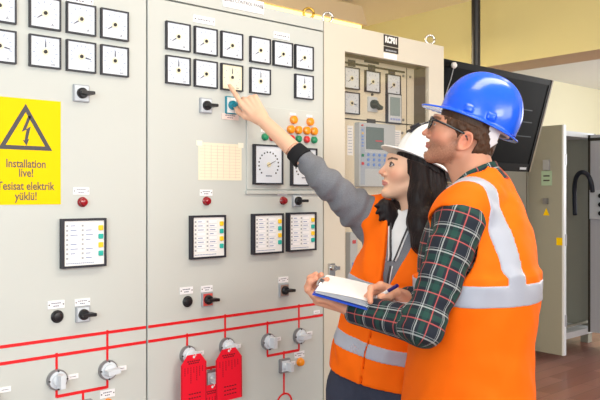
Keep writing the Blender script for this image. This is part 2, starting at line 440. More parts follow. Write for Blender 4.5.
# --- relay cabinet with glazed front
wx0, wx1 = TX(344.8), TX(429); wz1 = zz(345, 51.3); wz0 = 0.95
RY = D + .09
m = MB()
g = .0015
m.box(XC0 + g, wx0 - .02, D + .022, D + DEP, .1, ZTOP, PAINT2); m.box(wx1 + .02, XC1, D + .022, D + DEP, .1, ZTOP, PAINT2)
m.box(wx0 - .02, wx1 + .02, D + .022, D + DEP, wz1 + .02, ZTOP, PAINT2); m.box(wx0 - .02, wx1 + .02, D + .022, D + DEP, .1, wz0 - .02, PAINT2)
m.box(wx0 - .02, wx1 + .02, D + DEP - .01, D + DEP, wz0 - .02, wz1 + .02, PAINT2)
m.box(XC0 + g, XC1, D + .02, D + DEP, 0, .1, DARKG)
m.build('cabinet_body', cabC)
m = MB()
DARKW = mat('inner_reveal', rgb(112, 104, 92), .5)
m.box(XC0 + .003, wx0, D, D + .021, .11, ZTOP - .001, PAINT2); m.box(wx1, XC1 - .002, D, D + .021, .11, ZTOP - .001, PAINT2)
m.box(wx0, wx1, D, D + .021, wz1, ZTOP - .001, PAINT2); m.box(wx0, wx1, D, D + .021, .11, wz0, PAINT2)
m.build('door_frame', cabC)
m = MB()
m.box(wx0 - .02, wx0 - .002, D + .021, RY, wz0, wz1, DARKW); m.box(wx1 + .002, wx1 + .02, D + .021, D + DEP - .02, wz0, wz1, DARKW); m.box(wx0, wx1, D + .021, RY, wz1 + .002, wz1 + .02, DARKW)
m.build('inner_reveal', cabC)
ex = pp(414, 194, RY)[0]
m = MB()
m.box(wx0 - .002, ex, RY, RY + .015, wz0 - .01, wz1 + .002, mat('plate_paint', rgb(232, 222, 202), .5))
x1_, zA = pp(405, 124, RY); m.box(wx0, ex, RY - .003, RY, zA - .004, zA + .001, DARKG)
xr, zr = pp(345, 62.5, RY); xr2, _ = pp(404, 73, RY); m.box(wx0, xr2, RY - .006, RY, zr - .004, zr + .004, DARKG)
xs = pp(406.5, 100, RY)[0]; m.box(xs - .0015, xs + .0015, RY - .002, RY, wz0, wz1, DARKG)
for px, py in ((403, 76), (403, 120), (402, 133), (410, 77)):
    x, z = pp(px, py, RY); m.cyl((x, RY, z), (x, RY - .004, z), .006, m=STEEL, n=12)
m.build('mounting_plate', cabC)
def imeter(px, py, ang):
    x, z = pp(px, py, RY); o = dup(protos['amp'] if ang else protos['right'], cabC, (x, RY, z))
for px, py in ((350.5, 78.5), (371.5, 82), (392.3, 85.2)): imeter(px, py, 1)
imeter(350.5, 103.3, 0)
for px, py in ((351.5, 63.3), (371.5, 68), (391.5, 72.6)):
    plate(cabC, px, py, .045, .028, 'dark_nameplate', screws=False, rows=1, mm=mat('dark_plate', rgb(70, 66, 66), .5), Y=RY)
plate(cabC, 371.5, 60.2, .095, .03, 'dark_nameplate', screws=False, rows=1, mm=MATS['dark_plate'], Y=RY)
plate(cabC, 371, 121.5, .055, .022, 'dark_nameplate', screws=False, rows=1, mm=MATS['dark_plate'], Y=RY)
x, z = pp(371.8, 104.5, RY); loc = (x, RY, z); m = MB(); m.box(-.03, .03, -.008, 0, -.034, .034, PALEG, bev=.002); m.cyl((0, 0, .045), (0, -.006, .045), .006, m=DARKG)
o = m.build('rotary_switch', cabC, loc, local=True)
m = MB(); m.lathe((0, 0, 0), [(.008, .02), (.02, .02), (.03, .016)], mat('dark_green_knob', rgb(70, 84, 80), .4)); m.prism([(-.018, .006), (.028, -.012), (.022, -.026), (-.02, -.006)], -.045, -.02, MATS['dark_green_knob']); m.build('knob', o, loc, local=True)
x, z = pp(392.5, 108.5, RY); loc = (x, RY, z); m = MB(); m.box(-.05, .05, -.014, 0, -.072, .068, FRAMEB, bev=.003); m.box(-.044, .044, -.016, -.002, -.066, .062, PALEG)
for k in range(4): m.box(-.032 + k * .018, -.020 + k * .018, -.0175, -.015, -.056, -.047, mat('blue_key', rgb(150, 165, 225), .4))
o = m.build('display_relay', cabC, loc, local=True)
m = MB(); m.box(-.034, .034, -.0172, -.015, -.036, .050, mat('lcd', rgb(150, 168, 172), .25)); m.build('screen', o, loc, local=True)
# protection relay with keypad
xa, za = pp(354.5, 122.5, RY); xb, _ = pp(390.5, 128, RY); zt = za; zb = pp(355, 186.5, RY)[1]; W_ = xb - xa; H_ = zt - zb; loc = ((xa + xb) / 2, RY, (zt + zb) / 2)
m = MB(); m.box(-W_ / 2, W_ / 2, -.03, 0, -H_ / 2, H_ / 2, mat('relay_grey', rgb(196, 203, 212), .4), bev=.003)
m.box(-W_ / 2 + .008, -W_ / 2 + .034, -.0315, -.02, -H_ / 2 + .008, H_ / 2 - .02, mat('relay_dark', rgb(172, 184, 205), .4))
m.box(-W_ / 2 + .008, W_ / 2 - .006, -.0312, -.02, -.062, .010, MATS['relay_dark'])
m.box(-W_ / 2 + .012, -W_ / 2 + .022, -.0335, -.03, H_ / 2 - .016, H_ / 2 - .010, REDL)
for k in range(6): m.box(-W_ / 2 + .013, -W_ / 2 + .023, -.0335, -.03, H_ / 2 - .034 - k * .014 - .003, H_ / 2 - .034 - k * .014 + .003, YEL if k == 1 else mat('relay_led', rgb(110, 150, 230), .4))
m.box(-W_ / 2 + .012, -W_ / 2 + .026, -.034, -.03, -.010, .002, GREEN); m.box(-W_ / 2 + .012, -W_ / 2 + .026, -.034, -.03, -.046, -.034, REDL)
for r in range(3):
    for c in range(5): m.cyl((-W_ / 2 + .055 + c * .036, -.03, .000 - r * .022), (-W_ / 2 + .055 + c * .036, -.0335, .000 - r * .022), .007, m=MATS['relay_led'], n=12)
o = m.build('protection_relay', cabC, loc, local=True)
m = MB(); m.box(-W_ / 2 + .042, -W_ / 2 + .155, -.0335, -.03, .025, H_ / 2 - .018, mat('relay_screen', rgb(112, 128, 130), .2)); m.box(-W_ / 2 + .10, -W_ / 2 + .145, -.0338, -.03, .060, .066, mat('screen_red', rgb(205, 70, 85), .4)); m.build('screen', o, loc, local=True)
for px, py, w, h in ((350, 140.5, .035, .13), (397, 141, .05, .10)):
    x, z = pp(px, py, RY); m = MB(); m.box(x - w / 2, x + w / 2, RY - .001, RY, z - h / 2, z + h / 2, PAPER); 
    for k in range(9): m.box(x - w * .35, x + w * .3, RY - .0013, RY, z + h * (.4 - k * .1) - .001, z + h * (.4 - k * .1) + .001, TICK)
    m.build('paper_list', cabC)
xa, zt = pp(345.6, 232, RY); xb, _ = pp(352.8, 232, RY); zb = pp(346, 292, RY)[1]
m = MB(); m.box(xa, xb, RY - .03, RY, zb, zt, MATS['relay_grey'], bev=.003); m.box(xa + .012, xb - .012, RY - .0315, RY, zt - .05, zt - .035, REDL); m.box(xa + .01, xb - .01, RY - .0315, RY, zb + .06, zb + .13, MATS['relay_led']); m.build('feeder_relay', cabC)
# door lock on the left stile
x, z = pp(330.6, 270.5); m = MB(); m.box(x - .016, x + .016, D - .012, D, z - .03, z + .03, CHROME, bev=.003); m.cyl((x, D, z + .012), (x, D - .03, z + .012), .011, m=CHROME); m.box(x - .004, x + .020, D - .036, D - .026, z + .005, z + .019, CHROME); m.build('door_lock', cabC)
# glass pane
gm = bpy.data.materials.new('cabinet_glass'); gm.use_nodes = True; nt = gm.node_tree; nt.nodes.clear()
out = nt.nodes.new('ShaderNodeOutputMaterial'); mx = nt.nodes.new('ShaderNodeMixShader'); tr = nt.nodes.new('ShaderNodeBsdfTransparent'); gl = nt.nodes.new('ShaderNodeBsdfGlossy')
tr.inputs[0].default_value = (.97, .96, .94, 1); gl.inputs['Roughness'].default_value = .03; mx.inputs[0].default_value = .09
nt.links.new(tr.outputs[0], mx.inputs[1]); nt.links.new(gl.outputs[0], mx.inputs[2]); nt.links.new(mx.outputs[0], out.inputs[0])
m = MB(); m.box(wx0 + .001, wx1 - .001, D + .008, D + .012, wz0 + .001, wz1 - .001, gm); m.build('glass_pane', cabC)
# black sign
def flat(px0, px1, pyt, pyb, mm, name, y=.002):
    x0, _ = pp(px0, 194); x1, _ = pp(px1, 194); zt = pp(px0, pyt)[1]; zb = pp(px0, pyb)[1]
    m = MB(); m.box(x0, x1, D - y, D, zb, zt, mm); return m, (x0 + x1) / 2, (zt + zb) / 2, x1 - x0, zt - zb
m, xc, zc, w, h = flat(383.6, 398, 34.2, 45.2, mat('sign_black', rgb(40, 34, 32), .5), 's')
m.text('RCP01', xc, D - .0024, zc + .002, .036, WHITE, sx=.80, bold=.0022); m.build('cabinet_sign', cabC)
m, xc, zc, w, h = flat(383.6, 398, 46, 51.5, MATS['sign_black'], 's')
for k in range(7): m.box(xc - w * .38 + k * w * .11, xc - w * .30 + k * w * .11, D - .0026, D, zc - h * .30, zc - h * .02, GREYP)
m.build('cabinet_sign', cabC)
m, xc, zc, w, h = flat(383.6, 396.5, 52.6, 58, PAPER, 's'); m.build('cabinet_sign', cabC)

# ------------------------------------------------------------------ loose things on the switchboard
# warning sign
YS = mat('sign_yellow', rgb(250, 208, 0), .6, spec=.15)
xr_ = TX(60.6); zt = pp(60, 101.6)[1]; zb = pp(60.7, 204.3)[1]; xl = xr_ - .232
sx = .5 * (xl + xr_)
sx = TX(26)
xl = 2 * sx - xr_
m = MB(); m.box(xl, xr_, D - .0015, D - .0006, zb, zt, YS, bev=.0)
ax_, az = pp(25.5, 103.8); rx, rz = pp(52, 151); lx = 2 * ax_ - rx
t = .0175
def tri(m, a, b, c, th, y, mm):
    P = [np.array(p) for p in (a, b, c)]; cen = sum(P) / 3
    area = abs((P[1] - P[0])[0] * (P[2] - P[0])[1] - (P[1] - P[0])[1] * (P[2] - P[0])[0]); per = sum(np.linalg.norm(P[i] - P[(i + 1) % 3]) for i in range(3)); inr = area / per
    I = [cen + (p - (cen)) * (1 - th / inr) for p in P]
    inc = sum(P[i] * np.linalg.norm(P[(i + 1) % 3] - P[(i + 2) % 3]) for i in range(3)) / per
    I = [inc + (p - inc) * (1 - th / inr) for p in P]
    for i in range(3):
        j = (i + 1) % 3; m.prism([tuple(P[i]), tuple(P[j]), tuple(I[j]), tuple(I[i])], y - .0006, y, mm)
INKS = mat('sign_ink', rgb(66, 66, 70), .5)
tri(m, (ax_, az), (rx, rz), (lx, rz), .0125, D - .0015, INKS)
H = az - rz
bolt = [(.06, .80), (-.10, .42), (.02, .48), (-.03, .22), (-.08, .24), (.02, .10), (.09, .27), (.05, .25), (.13, .56), (.01, .49), (.14, .80)]
m.prism([(ax_ + a * H * .85, rz + b * H * .92) for a, b in bolt], D - .0021, D - .0015, INKS)
INKT = mat('sign_text', rgb(104, 92, 70), .5)
for txt, py, sz in (('Installation', 164, .034), ('live!', 173.2, .034), ('Tesisat elektrik', 186.3, .034), ('yüklü!', 196.5, .034)):
    m.text(txt, sx, D - .0017, pp(26, py)[1], sz, INKT, sx=.80, bold=.0007)
tag(m.build('warning_sign', None, (sx, D, zb)), 'yellow high voltage warning sign with black triangle and lightning bolt', 'sign')
# taped sheet
PS = mat('old_paper', rgb(240, 230, 206), .7)
m = MB(); x0, z0 = pp(198.3, 179.8); x1, _ = pp(241.5, 150); zt = pp(198.3, 142.2)[1]; m.box(x0, x1, D - .0008, D, z0, zt, PS)
GRID = mat('grid_ink', rgb(212, 200, 182), .7); TICKP = mat('grid_red', rgb(226, 196, 186), .7)
for k in range(1, 12):
    a = z0 + (zt - z0) * k / 12; m.box(x0 + .006, x1 - .006, D - .0011, D, a - .0006, a + .0006, GRID)
for k in range(1, 7):
    a = x0 + (x1 - x0) * k / 7; m.box(a - .0006, a + .0006, D - .0011, D, z0 + .006, zt - .006, TICKP)
for k in (0.02, .98): m.box(x0 + (x1 - x0) * k - .012, x0 + (x1 - x0) * k + .012, D - .0014, D, zt - .012, zt + .006, mat('tape', rgb(244, 240, 224), .4))
tag(m.build('paper_sheet', None, (x0, D, z0)), 'cream printed table sheet taped to the middle cabinet below the meters', 'paper')
# lockout tags
def lockout(pxl, pxr, pyt, name_label, yoff, L=.20, rot=0.0):
    x0 = pp(pxl, 194, D - yoff)[0]; x1 = pp(pxr, 194, D - yoff)[0]; zt = pp((pxl + pxr) / 2, pyt, D - yoff)[1]; w = x1 - x0; c = w * .24; xc = (x0 + x1) / 2
    def R(p):
        a, b = p[0] - xc, p[1] - zt
        return (xc + a * math.cos(rot) - b * math.sin(rot), zt + a * math.sin(rot) + b * math.cos(rot))
    m = MB(); Y1 = D - yoff; y0 = Y1 - .0015
    P = [(x0, zt - L), (x1, zt - L), (x1, zt - c * 1.3), (x1 - c, zt), (x0 + c, zt), (x0, zt - c * 1.3)]
    m.prism([R(p) for p in P], y0, Y1, TAG)
    def mark(a, b, c_, d): m.prism([R(p) for p in ((a, c_), (b, c_), (b, d), (a, d))], y0 - .0004, y0, TAGI)
    for r, n in ((0, 6), (1, 5)):
        for k in range(n): a = xc + (k - n / 2) * w * .085; mark(a, a + w * .06, zt - .024 - r * .007, zt - .020 - r * .007)
    random.seed(int(pxl))
    for k in range(7):
        a = x0 + w * (.14 + k * .115); b = zt - .042
        for j in range(random.randint(3, 8)): mark(a, a + .0018, b - .007 * j - .0055, b - .007 * j)
    for r in range(3):
        for k in range(5): a = x0 + w * (.3 + k * .1); mark(a, a + w * .065, zt - .135 - r * .014, zt - .131 - r * .014)
    for (a, b) in ((x0 + .002, x0 + .0035), (x1 - .0035, x1 - .002)): mark(a, b, zt - L + .002, zt - c * 1.3)
    tie = MB()
    hz = R((xc, zt - .008))
    m.lathe((hz[0], y0, hz[1]), [(0, .0045), (.0006, .0045), (.0007, .0025)], WHITE, n=16)
    pts = [(hz[0], y0 - .003 - .0 * k, hz[1]) for k in range(1)] + [(hz[0] + .003, y0 - .008, hz[1] + .006), (hz[0] + .004, y0 - .004, hz[1] + .012), (hz[0], Y1 + .004, hz[1] + .014)]
    m.tube(pts, .0012, WHITE, n=6)
    o = m.build('lockout_tag', None, (xc, Y1, zt)); tag(o, name_label, 'tag', 'red lockout tags on the control switches')
lockout(180.8, 206.3, 354.5, 'leftmost red lockout tag hanging from a round switch', .056, rot=0)
lockout(215.5, 241.5, 348.5, 'rightmost red lockout tag, the one hanging highest', .056, L=.182, rot=.012)
lockout(200, 224, 384.5, 'red lockout tag on the square switch, between and behind two other tags', .0525)
# ------------------------------------------------------------------ people: smooth distance fields turned into meshes
F32 = np.float32
def hnoise(P, seed=0):
    """value noise, about -1..1"""
    P = P.astype(np.float64); i = np.floor(P).astype(np.int64); f = P - i; f = f * f * (3 - 2 * f); r = 0
    for dx in (0, 1):
        for dy in (0, 1):
            for dz in (0, 1):
                h = (i[:, 0] + dx) * 374761393 + (i[:, 1] + dy) * 668265263 + (i[:, 2] + dz) * 2147483647 + seed * 1274126177
                h = (h ^ (h >> 13)) * 1274126177 & 0x7fffffff; h = (h ^ (h >> 16)) & 0xffff
                w = (f[:, 0] if dx else 1 - f[:, 0]) * (f[:, 1] if dy else 1 - f[:, 1]) * (f[:, 2] if dz else 1 - f[:, 2])
                r = r + w * (h / 32767.5 - 1)
    return r
V3 = lambda *a: np.array(a, float)
def sph(P, c, r): return np.linalg.norm(P - c, axis=1) - r
def ell(P, c, r):
    p = P - np.array(c); r = np.array(r); k0 = np.linalg.norm(p / r, axis=1); k1 = np.linalg.norm(p / (r * r), axis=1) + 1e-9
    return k0 * (k0 - 1) / k1
def cap(P, a, b, ra, rb=None):
    rb = ra if rb is None else rb
    a = np.array(a, float); b = np.array(b, float); pa = P - a; ba = b - a
    t = np.clip(pa @ ba / (ba @ ba), 0, 1)
    return np.linalg.norm(pa - t[:, None] * ba, axis=1) - (ra + (rb - ra) * t)
def smin(a, b, k):
    h = np.clip(.5 + .5 * (b - a) / k, 0, 1); return b * (1 - h) + a * h - k * h * (1 - h)
def smax(a, b, k): return -smin(-a, -b, k)
def chain(P, pts, rs, k=.01):
    d = None
    for i in range(len(pts) - 1):
        e = cap(P, pts[i], pts[i + 1], rs[i], rs[i + 1]); d = e if d is None else smin(d, e, k)
    return d
def unit(v): v = np.array(v, float); return v / np.linalg.norm(v)

def surf(f, lo, hi, h, B=12):
    """sparse surface nets -> verts, quads"""
    lo = np.array(lo, float); hi = np.array(hi, float); bs = B * h
    nb = np.ceil((hi - lo) / bs).astype(int) + 1
    G = np.stack(np.meshgrid(*[np.arange(n) for n in nb], indexing='ij'), -1).reshape(-1, 3)
    cen = lo + (G + .5) * bs
    d = np.concatenate([f(cen[i:i + 60000]) for i in range(0, len(cen), 60000)])
    G = G[np.abs(d) < bs * .5 * 1.7321 * 1.35 + h * 3]
    off = np.stack(np.meshgrid(*[np.arange(B + 1)] * 3, indexing='ij'), -1).reshape(-1, 3)
    N = np.array([nb[1] * B + 2, nb[2] * B + 2]); key = lambda c: (c[:, 0] * N[0] + c[:, 1]) * N[1] + c[:, 2]
    VK, VP, Q = [], [], []
    for i in range(0, len(G), 60):
        g = G[i:i + 60]; ij = (g[:, None, :] * B + off[None]).reshape(-1, 3)
        v = f(lo + ij * h).reshape(len(g), B + 1, B + 1, B + 1); base = g * B
        s = v < 0
        c = s[:, :-1, :-1, :-1].astype(np.int8) * 0
        for a in (0, 1):
            for b in (0, 1):
                for e in (0, 1): c = c + s[:, a:a + B, b:b + B, e:e + B]
        idx = np.argwhere((c > 0) & (c < 8))
        if len(idx) == 0: continue
        bi = idx[:, 0]; p = idx[:, 1:]
        acc = np.zeros((len(idx), 3)); cnt = np.zeros(len(idx))
        cv = {}
        for a in (0, 1):
            for b in (0, 1):
                for e in (0, 1): cv[(a, b, e)] = v[bi, p[:, 0] + a, p[:, 1] + b, p[:, 2] + e]
        for k0 in cv:
            for ax in range(3):
                if k0[ax] == 1: continue
                k1 = list(k0); k1[ax] = 1; k1 = tuple(k1); A, Bv = cv[k0], cv[k1]
                m = (A < 0) != (Bv < 0); t = np.where(m, A / np.where(m, A - Bv, 1), 0)
                pt = np.tile(np.array(k0, float), (len(idx), 1)); pt[:, ax] = t
                acc += pt * m[:, None]; cnt += m
        cell = base[bi] + p; VK.append(key(cell)); VP.append(lo + (cell + acc / cnt[:, None]) * h)
        for ax in range(3):
            s0 = s[:, :B, :B, :B]; sl = [slice(0, B)] * 3; sl[ax] = slice(1, B + 1); s1 = s[(slice(None),) + tuple(sl)]
            e = np.argwhere(s0 != s1)
            if len(e) == 0: continue
            cell = base[e[:, 0]] + e[:, 1:]; inside = s0[e[:, 0], e[:, 1], e[:, 2], e[:, 3]]
            b_, c_ = (ax + 1) % 3, (ax + 2) % 3; eb = np.eye(3, dtype=int)[b_]; ec = np.eye(3, dtype=int)[c_]
            q4 = np.stack([key(cell), key(cell - eb), key(cell - eb - ec), key(cell - ec)], 1)
            q4 = np.where(inside[:, None], q4, q4[:, ::-1]); Q.append(q4)
    VK = np.concatenate(VK); VP = np.concatenate(VP); Q = np.concatenate(Q)
    o = np.argsort(VK); VK = VK[o]; VP = VP[o]
    j = np.clip(np.searchsorted(VK, Q), 0, len(VK) - 1); ok = (VK[j] == Q).all(1)
    return VP, j[ok]
def smooth_mesh(v, f, it=1, lam=.5):
    e = np.concatenate([f[:, [0, 1]], f[:, [1, 2]], f[:, [2, 3]], f[:, [3, 0]]]); e = np.concatenate([e, e[:, ::-1]])
    for _ in range(it):
        s = np.zeros_like(v); n = np.bincount(e[:, 0], minlength=len(v))[:, None]
        for k in range(3): s[:, k] = np.bincount(e[:, 0], weights=v[e[:, 1], k], minlength=len(v))
        v = v + lam * (s / np.maximum(n, 1) - v)
    return v
def mesh_obj(name, parts, m, parent, col=None, pat=None, label=None, sm=1):
    vs, fs, b = [], [], 0
    for v, f in parts:
        if sm: v = smooth_mesh(v, f, sm)
        vs.append(v); fs.append(f + b); b += len(v)
    v = np.concatenate(vs); f = np.concatenate(fs)
    loc = WL[parent.name]
    me = bpy.data.meshes.new(name); me.vertices.add(len(v)); me.vertices.foreach_set('co', (v - loc).astype(F32).ravel())
    me.loops.add(f.size); me.loops.foreach_set('vertex_index', f.astype(np.int32).ravel())
    me.polygons.add(len(f)); me.polygons.foreach_set('loop_start', np.arange(len(f), dtype=np.int32) * 4)
    me.polygons.foreach_set('use_smooth', np.ones(len(f), bool)); me.update(calc_edges=True); me.validate()
    me.materials.append(m)
    if col is not None:
        c = np.ones((len(v), 4), F32); c[:, :3] = col(v); a = me.attributes.new('col', 'FLOAT_COLOR', 'POINT'); a.data.foreach_set('color', c.ravel())
    if pat is not None:
        a = me.attributes.new('pat', 'FLOAT_VECTOR', 'POINT'); a.data.foreach_set('vector', pat(v).astype(F32).ravel())
    o = bpy.data.objects.new(name, me); COL.objects.link(o); o.parent = parent; WL[o.name] = loc.copy()
    if label: o['label'] = label
    return o

# ------------------------------------------------------------------ materials of the people
def attr_mat(name, rough, spec=.4, bump=0, bscale=400, sss=0.0, coat=0):
    m = bpy.data.materials.new(name); m.use_nodes = True; nt = m.node_tree; b = nt.nodes['Principled BSDF']
    b.inputs['Roughness'].default_value = rough; b.inputs['Specular IOR Level'].default_value = spec
    a = nt.nodes.new('ShaderNodeAttribute'); a.attribute_name = 'col'; nt.links.new(a.outputs['Color'], b.inputs['Base Color'])
    if sss: b.inputs['Subsurface Weight'].default_value = sss; b.inputs['Subsurface Radius'].default_value = (.01, .004, .002); b.inputs['Subsurface Scale'].default_value = .6
    if bump:
        tc = nt.nodes.new('ShaderNodeTexCoord'); n = nt.nodes.new('ShaderNodeTexNoise'); n.inputs['Scale'].default_value = bscale; bp = nt.nodes.new('ShaderNodeBump'); bp.inputs['Strength'].default_value = bump; bp.inputs['Distance'].default_value = .001
        nt.links.new(tc.outputs['Object'], n.inputs['Vector']); nt.links.new(n.outputs['Fac'], bp.inputs['Height']); nt.links.new(bp.outputs['Normal'], b.inputs['Normal'])
    return m
SKIN = attr_mat('skin', .48, .35, bump=.15, sss=.05)
def plaid():
    m = bpy.data.materials.new('plaid_flannel'); m.use_nodes = True; nt = m.node_tree; b = nt.nodes['Principled BSDF']; b.inputs['Roughness'].default_value = .85
    a = nt.nodes.new('ShaderNodeAttribute'); a.attribute_name = 'pat'; sp = nt.nodes.new('ShaderNodeSeparateXYZ'); nt.links.new(a.outputs['Vector'], sp.inputs[0])
    def math_(op, x, y=None, z=None):
        n = nt.nodes.new('ShaderNodeMath'); n.operation = op
        for k, s in enumerate((x, y, z)):
            if s is None: continue
            if isinstance(s, (int, float)): n.inputs[k].default_value = s
            else: nt.links.new(s, n.inputs[k])
        return n.outputs[0]
    PER = .072
    def stripe(co, c, w):
        fr = math_('FRACT', math_('DIVIDE', co, PER)); return math_('LESS_THAN', math_('ABSOLUTE', math_('SUBTRACT', fr, c)), w)
    def blend(base, fac, colr, amt):
        mx = nt.nodes.new('ShaderNodeMix'); mx.data_type = 'RGBA'; nt.links.new(math_('MULTIPLY', fac, amt), mx.inputs['Factor'])
        if isinstance(base, tuple): mx.inputs['A'].default_value = base
        else: nt.links.new(base, mx.inputs['A'])
        mx.inputs['B'].default_value = colr; return mx.outputs['Result']
    U, W = sp.outputs['X'], sp.outputs['Y']
    c = rgb(20, 36, 42)
    for co in (U, W): c = blend(c, stripe(co, .25, .16), rgb(18, 26, 44), .65)
    for co in (U, W): c = blend(c, stripe(co, .75, .10), rgb(20, 74, 66), .5)
    for co in (U, W): c = blend(c, stripe(co, .5, .024), rgb(205, 210, 212), .50); c = blend(c, stripe(co, .415, .012), rgb(190, 195, 200), .38)
    for co in (U, W): c = blend(c, stripe(co, .97, .022), rgb(205, 92, 92), .62)
    nt.links.new(c, b.inputs['Base Color']); return m
PLAID = plaid()
def fabric(name, col, rough=.8, scale=500, bump=.3, var=.08, vs=30, spec=.2): return mat(name, col, rough, bump=bump, bscale=scale, var=var, vscale=vs, spec=spec)
ORANGE = fabric('hi_vis_orange', rgb(255, 110, 2), .75, 900, .15, .03)
TAPE = mat('reflective_tape', rgb(172, 178, 194), .42, spec=.5, bump=.1, bscale=1200)
GREYJ = mat('grey_melange', rgb(118, 121, 130), .9, bump=.4, bscale=500, var=.28, vscale=260)
CUFF = fabric('black_ribbing', rgb(34, 34, 38), .85)
LINING = fabric('white_lining', rgb(232, 232, 236), .8)
DENIM = fabric('denim', rgb(62, 68, 86), .85, var=.15, vs=60); BOOT = mat('boot_leather', rgb(45, 38, 34), .5)
def hairm(name, c1, c2, stretch):
    m = bpy.data.materials.new(name); m.use_nodes = True; nt = m.node_tree; b = nt.nodes['Principled BSDF']; b.inputs['Roughness'].default_value = .45; b.inputs['Specular IOR Level'].default_value = .22
    tc = nt.nodes.new('ShaderNodeTexCoord'); mp = nt.nodes.new('ShaderNodeMapping'); mp.inputs['Scale'].default_value = stretch; n = nt.nodes.new('ShaderNodeTexNoise'); n.inputs['Scale'].default_value = 1; n.inputs['Detail'].default_value = 3
    mx = nt.nodes.new('ShaderNodeMix'); mx.data_type = 'RGBA'; mx.inputs['A'].default_value = c1; mx.inputs['B'].default_value = c2; bp = nt.nodes.new('ShaderNodeBump'); bp.inputs['Strength'].default_value = .5; bp.inputs['Distance'].default_value = .003
    nt.links.new(tc.outputs['Object'], mp.inputs[0]); nt.links.new(mp.outputs[0], n.inputs['Vector']); nt.links.new(n.outputs['Fac'], mx.inputs['Factor']); nt.links.new(n.outputs['Fac'], bp.inputs['Height'])
    nt.links.new(bp.outputs['Normal'], b.inputs['Normal']); nt.links.new(mx.outputs['Result'], b.inputs['Base Color']); return m
HAIRB = hairm('black_hair', rgb(14, 10, 12), rgb(40, 30, 32), (260, 260, 12)); HAIRM = hairm('brown_hair', rgb(46, 30, 22), rgb(96, 68, 50), (300, 300, 40))
BLUEH = mat('helmet_blue', rgb(10, 92, 238), .22, coat=.25, spec=.5); WHITEH = mat('helmet_white', rgb(238, 240, 244), .3, coat=.2)
L3 = lambda r, g, b: np.array([lin(r), lin(g), lin(b)])

# ------------------------------------------------------------------ head
class Frame:
    def __init__(s, o, yaw, pitch, sc=1.0, roll=0.0):
        """yaw: degrees the face turns from image-left away from the camera; pitch: chin up"""
        a, p = math.radians(yaw), math.radians(pitch)
        f0 = -RT * math.cos(a) + FW * math.sin(a); l = np.cross(UP, f0)
        f = f0 * math.cos(p) + UP * math.sin(p); u = -f0 * math.sin(p) + UP * math.cos(p)
        if roll: r = math.radians(roll); l, u = l * math.cos(r) + u * math.sin(r), u * math.cos(r) - l * math.sin(r)
        s.o = np.array(o, float); s.M = np.stack([f, l, u]); s.sc = sc; s.f, s.l, s.u = f, l, u
    def loc(s, P): return (P - s.o) @ s.M.T / s.sc
    def wor(s, p): return s.o + (np.array(p, float) * s.sc) @ s.M
def abs_y(P): Q = P.copy(); Q[:, 1] = np.abs(Q[:, 1]); return Q
def head_sdf(P, fem, ear_dz=0.0):
    w = .93 if fem else 1.0
    if not fem: P = P.copy(); P[:, 2] = np.where(P[:, 2] < 0, P[:, 2] * 1.13, P[:, 2])
    Q = abs_y(P)
    d = ell(Q, (.0, 0, .045), (.095, .077, .084))
    d = smin(d, ell(Q, (.036, 0, -.008), (.054, .060 * w, .086)), .03)
    d = smin(d, cap(Q, (.004, .048 * w, -.045), (.064, .010, -.080), .020, .017), .025)
    d = smin(d, sph(Q, V3(.073, 0, -.082), .0165 if fem else .019), .018)
    d = smin(d, sph(Q, V3(.052, .038 * w, -.012), .024), .02)                   # cheek bone
    if not fem: d = smin(d, cap(Q, (.080, .030, .040), (.088, 0, .038), .010), .014)
    d = smax(d, -sph(Q, V3(.104, .033, .021), .017), .012)                        # eye hollow
    n = cap(Q, (.087, 0, .026), (.1085, 0, -.012), .0065, .0088)
    n = smin(n, sph(Q, V3(.096, .0105, -.0185), .0072), .006)
    d = smin(d, n, .009)
    d = smax(d, -sph(Q, V3(.1035, .0062, -.0255), .0032), .002)
    d = smin(d, cap(Q, (.081, .019, -.0455), (.0915, .004, -.0418), .0042, .0054), .006)
    d = smin(d, cap(Q, (.080, .017, -.0505), (.0895, 0, -.0530), .0045, .0062), .006)
    d = smax(d, -cap(Q, (.0865, .022, -.0478), (.0995, 0, -.0478), .0012), .003)
    d = smax(d, -cap(Q, (.090, .012, -.0655), (.094, 0, -.0655), .005), .010)
    # lids round the eyeball
    e = V3(.0775, .0315, .0205); lid = sph(Q, e, .0142)
    p = Q - e; lx = p[:, 1] / .0135; ap = np.abs(p[:, 2] + .0005) - (.0070 if fem else .0055) * np.clip(1 - lx * lx, 0, 1)
    ap = np.maximum(ap, -(p[:, 0] - .004))
    d = smin(d, lid, .004)
    d = smax(d, -ap, .0012) if False else np.maximum(d, -np.maximum(ap, sph(Q, e, .0185)))
    d = np.minimum(d, sph(Q, e, .0118))
    # ear
    ez = ear_dz
    E = Q - V3(-.010, .077, .006 + ez); c_, s_ = math.cos(.22), math.sin(.22)
    ex, ezz = E[:, 0] * c_ + E[:, 2] * s_, -E[:, 0] * s_ + E[:, 2] * c_
    ey = E[:, 1] + ex * .38
    rad = np.sqrt((ex / .0160) ** 2 + ((ezz - .002) / .0275) ** 2)
    rim = np.sqrt(((rad - 1) * .020) ** 2 + (ey - .006) ** 2) - .0040
    plate_ = np.maximum((rad - 1) * .017, np.abs(ey + .002) - .0024)
    lobe = np.sqrt((ex - .006) ** 2 + (ezz + .026) ** 2 + ey ** 2) - .0075
    tragus = np.sqrt((ex - .014) ** 2 + (ezz + .004) ** 2 + (ey - .001) ** 2) - .006
    ahel = np.sqrt((np.sqrt((ex / .010) ** 2 + ((ezz - .0) / .019) ** 2) - 1) ** 2 * .012 ** 2 + (ey - .002) ** 2) - .003
    ear = smin(smin(smin(rim, plate_, .004), lobe, .005), smin(tragus, ahel, .002), .004)
    d = smin(d, ear, .005)
    return d
